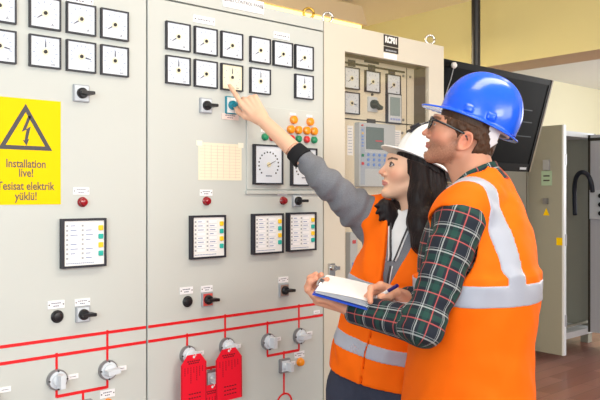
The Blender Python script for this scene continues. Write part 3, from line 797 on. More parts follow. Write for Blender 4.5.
def head_col(P, fem):
    n = len(P)
    if not fem: P = P.copy(); P[:, 2] = np.where(P[:, 2] < 0, P[:, 2] * 1.13, P[:, 2])
    Q = abs_y(P)
    base = L3(238, 192, 164) if fem else L3(208, 150, 124)
    c = np.tile(base, (n, 1))
    def mixc(w, t): nonlocal c; w = np.clip(w, 0, 1)[:, None]; c = c * (1 - w) + t * w
    g = lambda ctr, r: np.exp(-(((Q - np.array(ctr)) / np.array(r)) ** 2).sum(1))
    mixc(.45 * g((.07, .042, -.015), (.03, .025, .022)), L3(226, 128, 108))
    mixc(.5 * g((.11, 0, -.012), (.015, .015, .015)), L3(214, 128, 108))
    mixc(.55 * g((-.01, .085, 0), (.03, .012, .04)), L3(218, 118, 98))
    if not fem:
        jaw = np.clip((-.022 - Q[:, 2]) / .02, 0, 1) * np.clip((Q[:, 2] + .12) / .02, 0, 1) * np.clip((Q[:, 0] + .0) / .03, 0, 1)
        jaw = np.maximum(jaw, np.clip((.02 - Q[:, 2]) / .03, 0, 1) * np.clip((.045 - Q[:, 0]) / .02, 0, 1) * np.clip((Q[:, 0] - .0) / .01, 0, 1) * (Q[:, 2] > -.09))
        mixc(jaw * (.50 + .25 * hnoise(P * 600)), L3(118, 78, 58))
    lip = ((np.abs(Q[:, 2] + .0478 + .0006) < .0105 - .30 * Q[:, 1]) & (Q[:, 0] > .080) & (Q[:, 1] < .023)).astype(float)
    mixc(lip * .8, L3(198, 112, 112) if fem else L3(190, 112, 104))
    # brows
    bx = Q[:, 1]; bz = .0375 + .006 * np.sin(np.clip((bx - .012) / .04, 0, 1) * 2.6) if fem else .037 + .004 * np.sin(np.clip((bx - .01) / .04, 0, 1) * 2.6)
    br = ((np.abs(Q[:, 2] - bz) < (.0034 if fem else .004)) & (bx > .012) & (bx < .052) & (Q[:, 0] > .05)).astype(float)
    mixc(br * .85, L3(48, 32, 28) if fem else L3(96, 66, 46))
    e = V3(.0775, .0315, .0205); p = Q - e; r = np.linalg.norm(p, axis=1)
    eye = (r < .0128) & (p[:, 0] > .002)
    if fem:
        rim = (np.abs(r - .0142) < .0022) & (np.abs(np.abs(p[:, 2]) - .0070 * np.clip(1 - (p[:, 1] / .0135) ** 2, 0, 1)) < .0034) & (p[:, 0] > .002); mixc(rim * .95, L3(30, 20, 22))
    mixc(eye * 1.0, L3(206, 198, 194))
    gz = p - V3(.0118, 0, .0012); ir = eye & (np.linalg.norm(gz[:, 1:], axis=1) < .0064); mixc(ir * 1.0, L3(52, 32, 24) if fem else L3(70, 60, 50))
    return c

# ------------------------------------------------------------------ hands
def hand_prims(W, d, n, side, curls, thumb, sc=1.0, spread=.07):
    """returns capsule list; d: wrist->knuckles, n: palm normal, side 'R'/'L'"""
    d = unit(d); n = unit(n - d * np.dot(n, d)); s = np.cross(d, n) * (1 if side == 'R' else -1)
    L = []; tips = []
    fl = [(.040, .024, .019), (.044, .028, .020), (.041, .026, .020), (.032, .019, .017)]
    off = [.0275, .0085, -.0105, -.0280]; kd = [.084, .087, .083, .076]; rr = [.0092, .0094, .0090, .0080]
    for i in range(4):
        K = W + (d * kd[i] + s * off[i]) * sc
        L.append((W + s * off[i] * .55 * sc + d * .004, K - n * .001, .0175 * sc if i in (1, 2) else .0155 * sc, .0118 * sc))
        a = 0; p = K; dd = unit(d + s * spread * (1.5 - i)); 
        for j in range(3):
            a += math.radians(curls[i][j]); v = dd * math.cos(a) + n * math.sin(a); q_ = p + v * fl[i][j] * sc
            L.append((p, q_, rr[i] * (1 - .07 * j) * sc, rr[i] * (1 - .07 * (j + 1)) * sc)); p = q_
        tips.append(p)
    T0 = W + (d * .016 + s * .018 + n * .006) * sc; T1 = W + (d * .044 + s * .040 + n * .016) * sc
    p = T1; L.append((T0, T1, .0175 * sc, .0125 * sc)); L.append((T1, W + (d * .070 + s * .020) * sc, .010 * sc, .009 * sc))
    for (v, ln, r0, r1) in ((thumb[0], .034, .0112, .0098), (thumb[1], .027, .0098, .0084)):
        v = unit(d * v[0] + s * v[1] + n * v[2]); q_ = p + v * ln * sc; L.append((p, q_, r0 * sc, r1 * sc)); p = q_
    tips.append(p)
    return L, tips
def hand_sdf(P, L, k=.006):
    d = None
    for i, (a, b, ra, rb) in enumerate(L):
        e = cap(P, a, b, ra, rb); d = e if d is None else smin(d, e, k if i < 14 else k)
    return d
def bbox(pts, m): pts = np.array(pts); return pts.min(0) - m, pts.max(0) + m

# helmets ------------------------------------------------------------------
def helmet_sdf(P, kind):
    r2 = np.array([.128, .108])
    x, y, z = P[:, 0], P[:, 1], P[:, 2]
    sup = ((np.abs(x) / .130) ** 2.3 + (np.abs(y) / .110) ** 2.3 + (np.abs(z) / .155) ** 2.3) ** (1 / 2.3)
    out = (sup - 1) * .118
    ridge = -.004 * np.exp(-(y / .012) ** 2) - .0022 * np.exp(-((np.abs(y) - .036) / .007) ** 2)
    out = out + ridge * np.clip(z / .05, 0, 1)
    dome = np.maximum(np.maximum(out, -(out + .0065)), -z - .012)
    rad = np.sqrt((x / .130) ** 2 + (y / .110) ** 2) + 1e-6
    front = np.clip((x - .02) / .09, 0, 1); w = .011 + .048 * front ** 1.5 * np.clip(1 - (np.abs(y) / .10) ** 2.5, 0, 1)
    L_ = np.sqrt(x * x + y * y); re = L_ / rad                                    # ellipse radius along this direction
    rd = L_ - re; zc = -.006 - rd * (.22 * front) - .004 * (1 - front) - .010 * np.clip(-x / .13, 0, 1)
    lip = np.maximum(np.maximum(rd - w, -(rd + .004)), np.abs(z - zc) - .0022)
    edge = np.sqrt((rd - w) ** 2 + (z - zc + .001) ** 2) - .0034
    d = smin(smin(dome, lip, .007), edge, .003)
    # side slots
    for sx in (-.03, .045):
        b = np.maximum(np.maximum(np.abs(x - sx) - .013, np.abs(z - .012) - .010), np.abs(out) - .0065); d = smin(d, b, .004)
    return d * .85
HS = 1.0   # voxel scale
def xcam(x, z, d): return CAM + RT * x + FW * d + UP * (z - 1.5)
class Torso:
    """frame whose axis drifts sideways with height; local = (forward, left, z)"""
    def __init__(s, b, zs, xs, ds):
        a = math.radians(b); s.f = -RT * math.cos(a) + FW * math.sin(a); s.l = np.cross(UP, s.f); s.zs, s.xs, s.ds = zs, xs, ds
    def axis(s, z):
        x = np.interp(z, s.zs, s.xs); d = np.interp(z, s.zs, s.ds)
        return RT[None] * x[:, None] + FW[None] * d[:, None]
    def loc(s, P):
        A = s.axis(P[:, 2]) + CAM * V3(1, 1, 0); q_ = P - A
        return np.stack([q_ @ s.f, q_ @ s.l, P[:, 2]], 1)
    def wor(s, f, l, z):
        return s.axis(np.array([z]))[0] + s.f * f + s.l * l + UP * z
def band(d, z, z0, hw): return np.maximum(d, np.abs(z - z0) - hw)

def under_hat(d, P, F, o=.007):
    L = F.loc(P); sup = ((np.abs(L[:, 0]) / .130) ** 2.3 + (np.abs(L[:, 1]) / .110) ** 2.3 + (np.abs(L[:, 2]) / .155) ** 2.3) ** (1 / 2.3)
    return np.maximum(d, np.minimum(((sup - 1) * .118 + o) * F.sc, L[:, 2] * F.sc + .03))
# =================================================================== MAN
man = thing('person', 'man in blue hard hat, glasses, plaid shirt and orange vest writing on a clipboard', 'person', tuple(q(470, 194, 2.02) * V3(1, 1, 0)))
TM = Torso(28, [0, .8, 1.0, 1.25, 1.44, 1.52, 1.7], [.49, .49, .482, .475, .478, .494, .50], [2.05, 2.05, 2.04, 2.02, 2.02, 2.02, 2.02])
HM = Frame(xcam(.4616, 1.655, 2.05), 10, 17, .96)
shL = TM.wor(-.026, .183, 1.43); elL = q(424, 325, 1.77); wrL = q(338, 316, 1.885)
shR = TM.wor(.0, -.185, 1.435); elR = q(474, 312, 2.20); wrR = q(400, 298.5, 1.99)
def torso_m(L):
    d = ell(L, (0, 0, 1.30), (.125, .172, .20)); d = smin(d, ell(L, (.01, 0, 1.08), (.12, .155, .2)), .06); d = smin(d, ell(L, (0, 0, .93), (.115, .165, .15)), .06)
    d = smin(d, cap(L, (-.006, -.13, 1.445), (-.006, .13, 1.445), .056), .05)
    for s in (-1, 1): d = smin(d, cap(L, (-.022, .04 * s, 1.515), (-.014, .145 * s, 1.468), .042, .040), .04)
    return d
# --- body: head and neck, hands, plus trunk and legs under the clothes
ngk = TM.wor(-.015, 0, 1.50)
def f_head_m(P):
    Lc = HM.loc(P); d = head_sdf(Lc, False, -.018) * HM.sc
    nk = cap(P, HM.wor((-.026, 0, -.015)), ngk, .053, .060); d = smin(d, nk, .018)
    d = smin(d, cap(P, HM.wor((.022, 0, -.056)), TM.wor(.008, 0, 1.50), .018, .03), .025)
    d = under_hat(d, P, FH, .013)
    return np.maximum(d, 1.47 - P[:, 2])
FH = Frame(q(478.4, 120.4, 2.06), 10, 22.5, .875)
hc = HM.o
v1 = surf(f_head_m, hc - V3(.17, .17, .22), hc + V3(.17, .17, .17), .0019)
# clipboard frame (needed for the hand that carries it)
CA = q(312.5, 293.5, 1.90); CB = q(324.5, 276.5, 2.075); cs = unit(CB - CA); cu = RT * .245 - FW * .037 - UP * .062; cu = unit(cu - cs * np.dot(cu, cs)); cn = np.cross(cu, cs); cn = cn if cn[2] > 0 else -cn
CWD = np.linalg.norm(CB - CA); CLN = .30
# left hand under the board, fingers over its far-left end
WL_ = CA + cu * .098 + cs * (CWD * .40) - cn * .034; wrL = WL_ + cu * .015 - cn * .006
dl = unit(-cu + cs * .12)
handL, tL = hand_prims(WL_, dl, cn, 'L', [(34, 58, 40), (30, 62, 40), (34, 62, 40), (40, 60, 40)], ((.5, .1, -.05), (.6, -.4, 0)), 1.0)
dr = unit(q(372, 290, 1.95) - wrR); sr = unit(UP * .62 - FW * .78); nr = np.cross(sr, dr)
handR, tR = hand_prims(wrR, dr, nr, 'R', [(28, 42, 22), (48, 52, 30), (58, 58, 34), (64, 60, 34)], ((.80, .12, .55), (.95, -.25, .25)), 1.04)
def arm_hand(P, H, w, e, r0=.027, r1=.036, rw=.0255):
    return smin(hand_sdf(P, H), cap(P, w, w + (e - w) * .55, rw, r1), .014)
def do_hand(H, w, e, cutlen=.14, r1=.036, rw=.0255):
    pts = [p for c in H for p in c[:2]] + [w + unit(e - w) * cutlen]
    lo, hi = bbox(pts, .045); dirn = unit(e - w)
    return surf(lambda P: np.maximum(arm_hand(P, H, w, e, .027, r1, rw), (P - w) @ dirn - cutlen), lo, hi, .0018)
v2 = do_hand(handL, wrL, elL, .10); v3 = do_hand(handR, wrR, elR, .09)
def legs(T, wz, hipw, foot):
    A = T.axis(np.array([.5]))[0]; hips = [A + T.l * s * hipw + UP * (wz - .10) for s in (-1, 1)]
    ank = [A + T.l * s * (hipw + .03) + UP * .09 - T.f * .02 for s in (-1, 1)]; kn = [(h * .48 + a * .52) + T.f * .02 for h, a in zip(hips, ank)]
    return hips, kn, ank
hipsM, knM, anM = legs(TM, .95, .095, .27)
def f_trunk_m(P):
    d = torso_m(TM.loc(P)) + .02
    for h, k, a in zip(hipsM, knM, anM): d = smin(d, chain(P, [h, k, a], [.075, .05, .036]), .03)
    d = smin(d, chain(P, [shL, elL, elL + (wrL - elL) * .6], [.045, .038, .032]), .02); d = smin(d, chain(P, [shR, elR, elR + (wrR - elR) * .6], [.045, .038, .032]), .02)
    return d
bc = TM.wor(0, 0, .8)
v4 = surf(f_trunk_m, V3(*(bc[:2] - .48), .04), V3(*(bc[:2] + .48), 1.5), .012)
def col_m(v):
    c = head_col(HM.loc(v), False); far = np.linalg.norm(v - HM.o, axis=1) > .21
    c[far] = L3(220, 160, 132)
    kn = np.min([np.linalg.norm(v - p[1], axis=1) for p in handL[1:16] + handR[1:16]], axis=0)
    w = (np.clip(1 - kn / .014, 0, 1) * .45 * far)[:, None]
    return c * (1 - w) + L3(212, 128, 104) * w
mesh_obj('body', [v1, v2, v3, v4], SKIN, man, col=col_m)
# --- eyes are part of the face; hair
def f_hair_m(P):
    L = HM.loc(P); Q = abs_y(L)
    d = smin(ell(Q, (-.004, 0, .045), (.100, .0815, .088)), ell(Q, (-.030, 0, -.008), (.070, .070, .070)), .02)
    d = d - .002 * hnoise(L * V3(220, 220, 90)) - .0015 * hnoise(L * 90)
    x, y, z = Q.T
    front = x - (.092 - .55 * np.clip(.085 - z, 0, .1))           # temple hairline falls back towards the ear
    keep = np.maximum(front, -(z - .006))
    side = np.maximum(np.maximum(x - .018, -(x - .000)), -(z + .020))    # sideburn
    back = np.maximum(x + .030 + .25 * (z + .06), -(z + .062 - .10 * np.clip(-x - .03, 0, .1)))
    k = smin(smin(keep, side, .006), back, .01)
    earc = np.sqrt(((x + .010) / .022) ** 2 + ((z + .012) / .036) ** 2); earc = (earc - 1) * .022
    return under_hat(np.maximum(smax(d, k, .004), -np.maximum(earc, -(y - .05))) * HM.sc, P, FH)
mesh_obj('hair', [surf(f_hair_m, hc - .16, hc + .17, .0026)], HAIRM, man, label='short brown hair')
# --- hard hat
hat = mesh_obj('hard_hat', [surf(lambda P: helmet_sdf(FH.loc(P), 0) * .875, FH.o - .2, FH.o + .2, .0024)], BLUEH, man, sm=4, label='glossy blue hard hat')
# white harness band round the nape
def f_strap(P):
    L = FH.loc(P); x, y, z = L.T
    tz = 1 + 1.3 * np.clip(z + .02, -.1, 0); r = (np.sqrt((x / .110 / tz) ** 2 + (y / .095 / tz) ** 2) - 1) * .098
    top = .004; lowz = -.010 - .068 * np.clip((-x + .028) / .06, 0, 1) + .045 * np.clip((-x - .065) / .03, 0, 1)
    w = np.maximum(z - top, lowz - z)
    hole = np.maximum(np.maximum(z + .022, -(z + .050)), x + .078)
    d = np.maximum(np.maximum(np.abs(r) - .0028, w), x - .045); return np.maximum(d, -hole) * .8
mesh_obj('harness_band', [surf(f_strap, FH.o - .16, FH.o + .16, .0022)], mat('harness_white', rgb(225, 226, 232), .45), hat, label='white inner harness band')
# --- glasses
gl = MB(); GB = mat('glasses_black', rgb(18, 20, 28), .25, coat=.4); LENS = bpy.data.materials.new('lens_glass'); LENS.use_nodes = True
nt = LENS.node_tree; nt.nodes.clear(); o_ = nt.nodes.new('ShaderNodeOutputMaterial'); a_ = nt.nodes.new('ShaderNodeMixShader'); t_ = nt.nodes.new('ShaderNodeBsdfTransparent'); g_ = nt.nodes.new('ShaderNodeBsdfGlossy'); g_.inputs['Roughness'].default_value = .03; a_.inputs[0].default_value = .12; t_.inputs[0].default_value = (.9, .93, .97, 1)
nt.links.new(t_.outputs[0], a_.inputs[1]); nt.links.new(g_.outputs[0], a_.inputs[2]); nt.links.new(a_.outputs[0], o_.inputs[0])
for s in (-1, 1):
    pts = []
    for k in range(25):
        t = 2 * PI * k / 24; yy = .0335 + .026 * math.copysign(abs(math.cos(t)) ** .7, math.cos(t)); z_ = .021 + .0175 * math.copysign(abs(math.sin(t)) ** .7, math.sin(t))
        pts.append(HM.wor((.103 - .12 * max(0, yy - .03) - .25 * max(0, yy - .045), s * yy, z_)))
    gl.tube(pts, .0027, GB, n=8)
    gl.tube([HM.wor((.096, s * .060, .030)), HM.wor((.085, s * .0705, .029)), HM.wor((.04, s * .078, .022)), HM.wor((.0, s * .0795, .014)), HM.wor((-.012, s * .079, .006)), HM.wor((-.022, s * .077, -.010))], [.004, .0036, .0032, .003, .003, .0025], GB, n=8)
gl.tube([HM.wor((.104, -.009, .026)), HM.wor((.106, 0, .029)), HM.wor((.104, .009, .026))], .0024, GB)
go = gl.build('glasses', man, WL[man.name]); go['label'] = 'black rimmed glasses'
ln = MB()
for s in (-1, 1):
    ring = []
    for k in range(24):
        t = 2 * PI * k / 24; yy = .0335 + .024 * math.copysign(abs(math.cos(t)) ** .7, math.cos(t)); z_ = .021 + .016 * math.copysign(abs(math.sin(t)) ** .7, math.sin(t))
        ring.append((.103 - .12 * max(0, yy - .03) - .25 * max(0, yy - .045), s * yy, z_))
    vs = [HM.wor(p) for p in ring] + [HM.wor((p[0] - .001, p[1], p[2])) for p in ring]
    ln.add(vs, [tuple(range(24)), tuple(range(47, 23, -1))] + [(k, (k + 1) % 24, 24 + (k + 1) % 24, 24 + k) for k in range(24)], LENS)
ln.build('lens', go, WL[man.name])

# --- plaid shirt: trunk, sleeves, collar
def fold(P, a, b, amp, seed):
    """creases that run mostly across a sleeve"""
    ax = unit(b - a); t = (P - a) @ ax; rest = P - a - t[:, None] * ax
    return amp * (hnoise(np.stack([t * 34 + rest[:, 2] * 9, rest[:, 0] * 7 + t * 8, rest[:, 1] * 7], 1), seed) + .5 * hnoise(np.stack([t * 60 + rest[:, 0] * 22, rest[:, 1] * 16, rest[:, 2] * 16], 1), seed + 3))
wL2 = elL + (wrL - elL) * 1.02; wR2 = elR + (wrR - elR) * .94
def f_shirt_m(P):
    L = TM.loc(P); d = torso_m(L) - .012; d = np.maximum(d, 1.0 - P[:, 2])
    aL = smin(cap(P, shL, elL, .061, .052), cap(P, elL, wL2, .048, .0355), .02)
    aL = aL - fold(P, shL, elL, .006, 1)
    aR = smin(cap(P, shR, elR, .066, .052), cap(P, elR, wR2, .048, .036), .02) - fold(P, shR, elR, .004, 2)
    cL = (P - wL2) @ unit(wrL - elL); cR = (P - wR2) @ unit(wrR - elR)
    near = lambda w: np.linalg.norm(P - w, axis=1) - .09
    aL = np.maximum(aL, np.minimum(cL, 1)); aR = np.maximum(aR, np.minimum(cR, 1))
    d = smin(d, aL, .03); d = smin(d, aR, .03)
    nk = cap(P, TM.wor(-.015, 0, 1.40), TM.wor(.01, 0, 1.62), .066)
    d = smax(d, -nk, .006)
    return d
CT = TM.wor(-.008, 0, 1.528); ca_ = unit(UP * .90 + TM.f * .44); cf_ = unit(TM.f - ca_ * np.dot(TM.f, ca_)); cl_ = np.cross(ca_, cf_)
def f_collar(P):
    q_ = P - CT; x, y, z = q_ @ cf_, q_ @ cl_, q_ @ ca_
    zt = .036 - .012 * np.clip(x / .06, 0, 1)
    R = .0655 + .010 * np.clip((.018 - z) / .04, 0, 1); r = (np.sqrt((x / 1.05) ** 2 + y ** 2) - R)
    d = np.maximum(np.maximum(np.abs(r) - .0045, z - zt), -(z + .022)); gap = np.maximum(np.abs(y) - .012 - .3 * np.clip(.02 - z, 0, 1), -x)
    return smax(d, -gap, .002)
def pat_m(v):
    out = np.zeros((len(v), 3)); L = TM.loc(v)
    out[:, 0] = np.arctan2(L[:, 1], L[:, 0]) * .16; out[:, 1] = v[:, 2]
    def seg(a, b, t0, r):
        ax = unit(b - a); ref = unit(FW - ax * np.dot(FW, ax)); e2 = np.cross(ax, ref); p = v - a; t = p @ ax
        an = np.arctan2(p @ e2, p @ -ref)            # seam faces away from the room
        return cap(v, a, b, r), t + t0, an * r
    lu = np.linalg.norm(elL - shL); ru = np.linalg.norm(elR - shR)
    S = [seg(shL, elL, 0, .058), seg(elL, wL2, lu + .011, .045), seg(shR, elR, 0, .058), seg(elR, wR2, ru, .045)]
    dt = torso_m(L); best = dt + .012
    for d_, t_, a_ in S:
        m_ = d_ < best - .006; out[m_, 0] = a_[m_]; out[m_, 1] = t_[m_]; best = np.where(m_, d_, best)
    return out
lo, hi = bbox([shL, elL, wrL, shR, elR, wrR, TM.wor(.14, .2, 1.0), TM.wor(-.14, -.2, 1.0), TM.wor(-.1, 0, 1.6)], .10)
shirt = mesh_obj('shirt', [surf(f_shirt_m, lo, hi, .0048)], PLAID, man, pat=pat_m, label='dark green, white and red plaid shirt')
mesh_obj('collar', [surf(f_collar, CT - .11, CT + .11, .0028)], PLAID, shirt, pat=lambda v: np.stack([np.arctan2((v - CT) @ cl_, (v - CT) @ cf_) * .07, (v - CT) @ ca_ + .02, v[:, 2]], 1))
# --- vest
def f_vest_m(P, ex=0.0):
    L = TM.loc(P); x, y, z = L.T
    d = ell(L, (-.036, 0, 1.27), (.152, .196, .27))
    fl = np.clip((1.25 - z) / .35, 0, 1); rr = np.sqrt(((x + .018 - .018 * fl) / (.162 + .024 * fl)) ** 2 + (y / (.196 + .010 * fl)) ** 2); lowc = np.maximum((rr - 1) * .18, z - 1.27); d = smin(d, lowc, .05)
    d = smin(d, cap(L, (-.014, -.148, 1.444), (-.014, .148, 1.444), .082), .04)
    for s in (-1, 1): d = smin(d, cap(L, (-.026, .035 * s, 1.518), (-.016, .155 * s, 1.468), .062, .058), .035)
    d = d - .008 * hnoise(L * V3(9, 9, 5) + 3, 5) - .0045 * hnoise(np.stack([x * 22 + z * 12, y * 24 - z * 14, z * 10], 1), 6) - ex
    return d, x, y, z
def cut_vest_m(d, P, x, y, z):
    for s in (-1, 1):
        c = np.maximum((np.sqrt(((x - .005) / .074) ** 2 + ((z - 1.365) / .105) ** 2) - 1) * .085, -(y * s - (.150)))
        d = smax(d, -c, .004)
    d = smax(d, -cap(P, TM.wor(-.005, 0, 1.40), TM.wor(.030, 0, 1.64), .086), .004)
    d = smax(d, -np.maximum(np.maximum(np.abs(y) - .012 - .28 * np.clip(z - 1.22, 0, 1), -x), -1.0 * (z - .8)), .004)
    d = smax(d, .885 - z, .003)
    inner = torso_m(np.stack([x, y, z], 1)) - .013
    return np.maximum(d, -np.maximum(inner, z - 1.3))
def f1(P): d, x, y, z = f_vest_m(P); return cut_vest_m(d, P, x, y, z)
lo, hi = bbox([TM.wor(a, b, c) for a in (-.21, .21) for b in (-.23, .23) for c in (.87, 1.58)], .02)
vest = mesh_obj('safety_vest', [surf(f1, lo, hi, .005)], ORANGE, man, label='orange high visibility vest')
def f_tape_m(P):
    d, x, y, z = f_vest_m(P, .0022)
    b1 = np.abs(z - (1.24 + .02 * x)) - .029
    b2 = np.maximum(np.abs(np.abs(y) - .122 - .07 * np.clip(z - 1.25, 0, 1)) - .026, np.maximum(1.24 - z, x - .035))
    d = cut_vest_m(d, P, x, y, z)
    d = np.maximum(d, np.minimum(b1, b2)); dv, *_ = f_vest_m(P, -.004); return np.maximum(d, -dv)
mesh_obj('reflective_tape', [surf(f_tape_m, lo, hi, .0034)], TAPE, vest, label='silver reflective tape')
# --- trousers and boots (below the picture)
def boots(T, ank, parent):
    for a in ank:
        def f(P, a=a):
            d = smin(cap(P, a + UP * .07, a - UP * .03, .055), cap(P, a - UP * .045 - T.f * .02, a - UP * .052 + T.f * .14, .042, .036), .03); return np.maximum(d, -(P[:, 2] - .002))
        mesh_obj('boot', [surf(f, a - V3(.25, .25, .15), a + V3(.25, .25, .2), .007)], BOOT, parent)
def trousers(T, hips, kn, ank, wz, tors, parent, h=.010):
    def f(P):
        d = np.maximum(tors(T.loc(P)) - .006, P[:, 2] - wz); d = np.maximum(d, .72 - P[:, 2])
        for a, b, c in zip(hips, kn, ank): d = smin(d, chain(P, [a, b, c], [.098, .07, .062]), .03)
        return np.maximum(d, .05 - P[:, 2]) - .002 * hnoise(P * 25, 8)
    c = T.wor(0, 0, .5); return mesh_obj('trousers', [surf(f, V3(*(c[:2] - .33), .03), V3(*(c[:2] + .33), wz + .03), h)], DENIM, parent)
trousers(TM, hipsM, knM, anM, 1.0, torso_m, man); boots(TM, anM, man)

# =================================================================== WOMAN
woman = thing('person', 'woman in white hard hat with long black hair, arm raised to point at a meter', 'person', tuple(xcam(.25, 0, 2.40)))
TW = Torso(-62, [0, .8, .9, 1.0, 1.16, 1.30, 1.45, 1.6], [.26, .26, .262, .277, .325, .356, .372, .374], [2.40, 2.40, 2.40, 2.40, 2.40, 2.40, 2.40, 2.41])
HW_ = Frame(xcam(.366, 1.563, 2.40), -12, 12, .91)
wsR = TW.wor(0, -.160, 1.415); weR = q(329, 184, 2.43); wwR = q(260.5, 118, 2.545); wtip = q(228.5, 84, 2.575)
wsL = TW.wor(0, .160, 1.415); weL = TW.wor(-.05, .205, 1.16); wwL = TW.wor(-.06, .215, .93)
def torso_w(L):
    d = ell(L, (0, 0, 1.27), (.105, .145, .19)); d = smin(d, ell(L, (.0, 0, 1.06), (.09, .12, .17)), .06); d = smin(d, ell(L, (-.01, 0, .90), (.11, .158, .15)), .06)
    for s in (-1, 1): d = smin(d, sph(L, V3(.062, .062 * s, 1.255), .055), .04); d = smin(d, cap(L, (-.015, .03 * s, 1.475), (-.005, .125 * s, 1.435), .042, .038), .035)
    d = smin(d, cap(L, (0, -.12, 1.41), (0, .12, 1.41), .048), .05)
    return d
ngw = TW.wor(-.01, 0, 1.42)
def f_head_w(P):
    Lc = HW_.loc(P); d = head_sdf(Lc, True) * HW_.sc
    d = smin(d, cap(P, HW_.wor((-.018, 0, -.02)), ngw, .046, .049), .022)
    d = under_hat(d, P, FHW, .013)
    return np.maximum(d, 1.36 - P[:, 2])
FHW = Frame(q(428, 164.4, 2.415), -12, 27, .90)
hw = HW_.o
w1 = surf(f_head_w, hw - V3(.16, .16, .24), hw + V3(.16, .16, .16), .0018)
dh = unit(q(244.3, 95.3, 2.56) - wwR); nh = FW * .95 - UP * .15
handW, tW = hand_prims(wwR, dh, nh, 'R', [(-4, 4, 3), (62, 78, 40), (70, 82, 44), (74, 80, 44)], ((.90, .30, .42), (.98, -.06, .10)), .97, spread=-.035)
w2 = do_hand(handW, wwR, weR, .17, .031, .0235)
handW2, _ = hand_prims(wwL, -UP, -TW.l, 'L', [(20, 30, 20)] * 4, ((.8, .5, .3), (.9, .2, .3)), .88)
w3 = do_hand(handW2, wwL, weL, .08)
hipsW, knW, anW = legs(TW, .93, .085, .24)
def f_trunk_w(P):
    d = torso_w(TW.loc(P)) + .016
    for h, k, a in zip(hipsW, knW, anW): d = smin(d, chain(P, [h, k, a], [.072, .047, .034]), .03)
    d = smin(d, chain(P, [wsR, weR, weR + (wwR - weR) * .5], [.036, .033, .028]), .02); d = smin(d, chain(P, [wsL, weL, weL + (wwL - weL) * .6], [.036, .032, .027]), .02)
    return d
bc = TW.wor(0, 0, .8)
w4 = surf(f_trunk_w, V3(*(bc[:2] - .5), .04), V3(*(bc[:2] + .5), 1.7), .012)
def col_w(v):
    c = head_col(HW_.loc(v), True); far = np.linalg.norm(v - HW_.o, axis=1) > .20; c[far] = L3(236, 188, 160)
    kn = np.min([np.linalg.norm(v - p[1], axis=1) for p in handW[1:16]], axis=0); w = (np.clip(1 - kn / .013, 0, 1) * .4 * far)[:, None]
    return c * (1 - w) + L3(222, 140, 116) * w
mesh_obj('body', [w1, w2, w3, w4], SKIN, woman, col=col_w)
# --- long black hair
def f_hair_w(P):
    L = HW_.loc(P); Q = abs_y(L); x, y, z = Q.T
    capd = ell(Q, (-.006, 0, .044), (.102, .083, .090)); capd = smax(capd, x - .052 - .35 * (z - .06), .006); capd = np.maximum(capd, -(z - .0)) 
    side = smax(ell(Q, (-.028, 0, .0), (.082, .088, .105)), x - .002, .006) * .93
    d = smin(capd * .93, side, .02)
    A = lambda px, py, dd: q(px, py, dd)
    s1 = chain(P, [A(420, 165, 2.33), A(419, 195, 2.31), A(420, 222, 2.28), A(424, 243, 2.25), A(429, 258, 2.24)], [.030, .034, .040, .037, .012], .02)
    s2 = chain(P, [A(430, 165, 2.37), A(433, 200, 2.36), A(438, 230, 2.33), A(442, 262, 2.30)], [.045, .055, .050, .012], .02)
    s3 = chain(P, [A(420, 178, 2.45), A(408, 200, 2.46), A(398, 207, 2.42)], [.04, .030, .014], .02)
    for ex_, ey_ in ((375, 206), (376.5, 213), (380, 220), (386, 226), (392, 229)):
        s3 = smin(s3, chain(P, [A(399, 206, 2.42), A((ex_ + 394) / 2, (ey_ + 205) / 2 - 1, 2.355), A(ex_, ey_, 2.335)], [.016, .017, .005], .01), .014)
    d = under_hat(smin(smin(d, s1, .02), s2, .025), P, FHW); d = smin(d, s3, .02)
    e = P @ np.stack([RT, FW, UP], 1)
    return d - .0022 * hnoise(e * V3(80, 80, 4)) - .0016 * hnoise(e * V3(200, 200, 6), 3)
lo, hi = bbox([q(375, 120, 2.4), q(455, 275, 2.4)], .18)
mesh_obj('hair', [surf(f_hair_w, lo, hi, .003)], HAIRB, woman, label='long black hair')
hatw = mesh_obj('hard_hat', [surf(lambda P: helmet_sdf(FHW.loc(P), 1) * .9, FHW.o - .19, FHW.o + .19, .0023)], WHITEH, woman, sm=4, label='white hard hat with black clip')
cl = MB()
def clipbox(m, x0, x1, y0, y1, z0, z1, mm, rot=0.0, F=FHW):
    c, s = math.cos(rot), math.sin(rot); cx, cz = (x0 + x1) / 2, (z0 + z1) / 2; vs = []
    for x in (x0, x1):
        for y in (y0, y1):
            for z in (z0, z1): a, b = x - cx, z - cz; vs.append(F.wor((cx + a * c + b * s, y, cz - a * s + b * c)))
    m.add(vs, [(0, 1, 3, 2), (4, 6, 7, 5), (0, 4, 5, 1), (2, 3, 7, 6), (0, 2, 6, 4), (1, 5, 7, 3)], mm)
clipbox(cl, .088, .136, -.014, .026, .086, .097, BLACK, 1.0); clipbox(cl, .100, .128, -.008, .022, .096, .108, BLACK, .95); clipbox(cl, .072, .098, -.010, .024, .120, .130, BLACK, .8)
cl.build('front_clip', hatw, WL[hatw.name])
dm = MB()
for a in (.062, .004, -.062):
    yv = .110 * (1 - (abs(a) / .130) ** 2.3) ** (1 / 2.3); c0 = FHW.wor((a, yv - .004, .010)); c1 = FHW.wor((a, yv + .003, .010)); dm.cyl(c0, c1, .0042, m=INKD, n=12)
dm.build('rivet', hatw, WL[hatw.name])

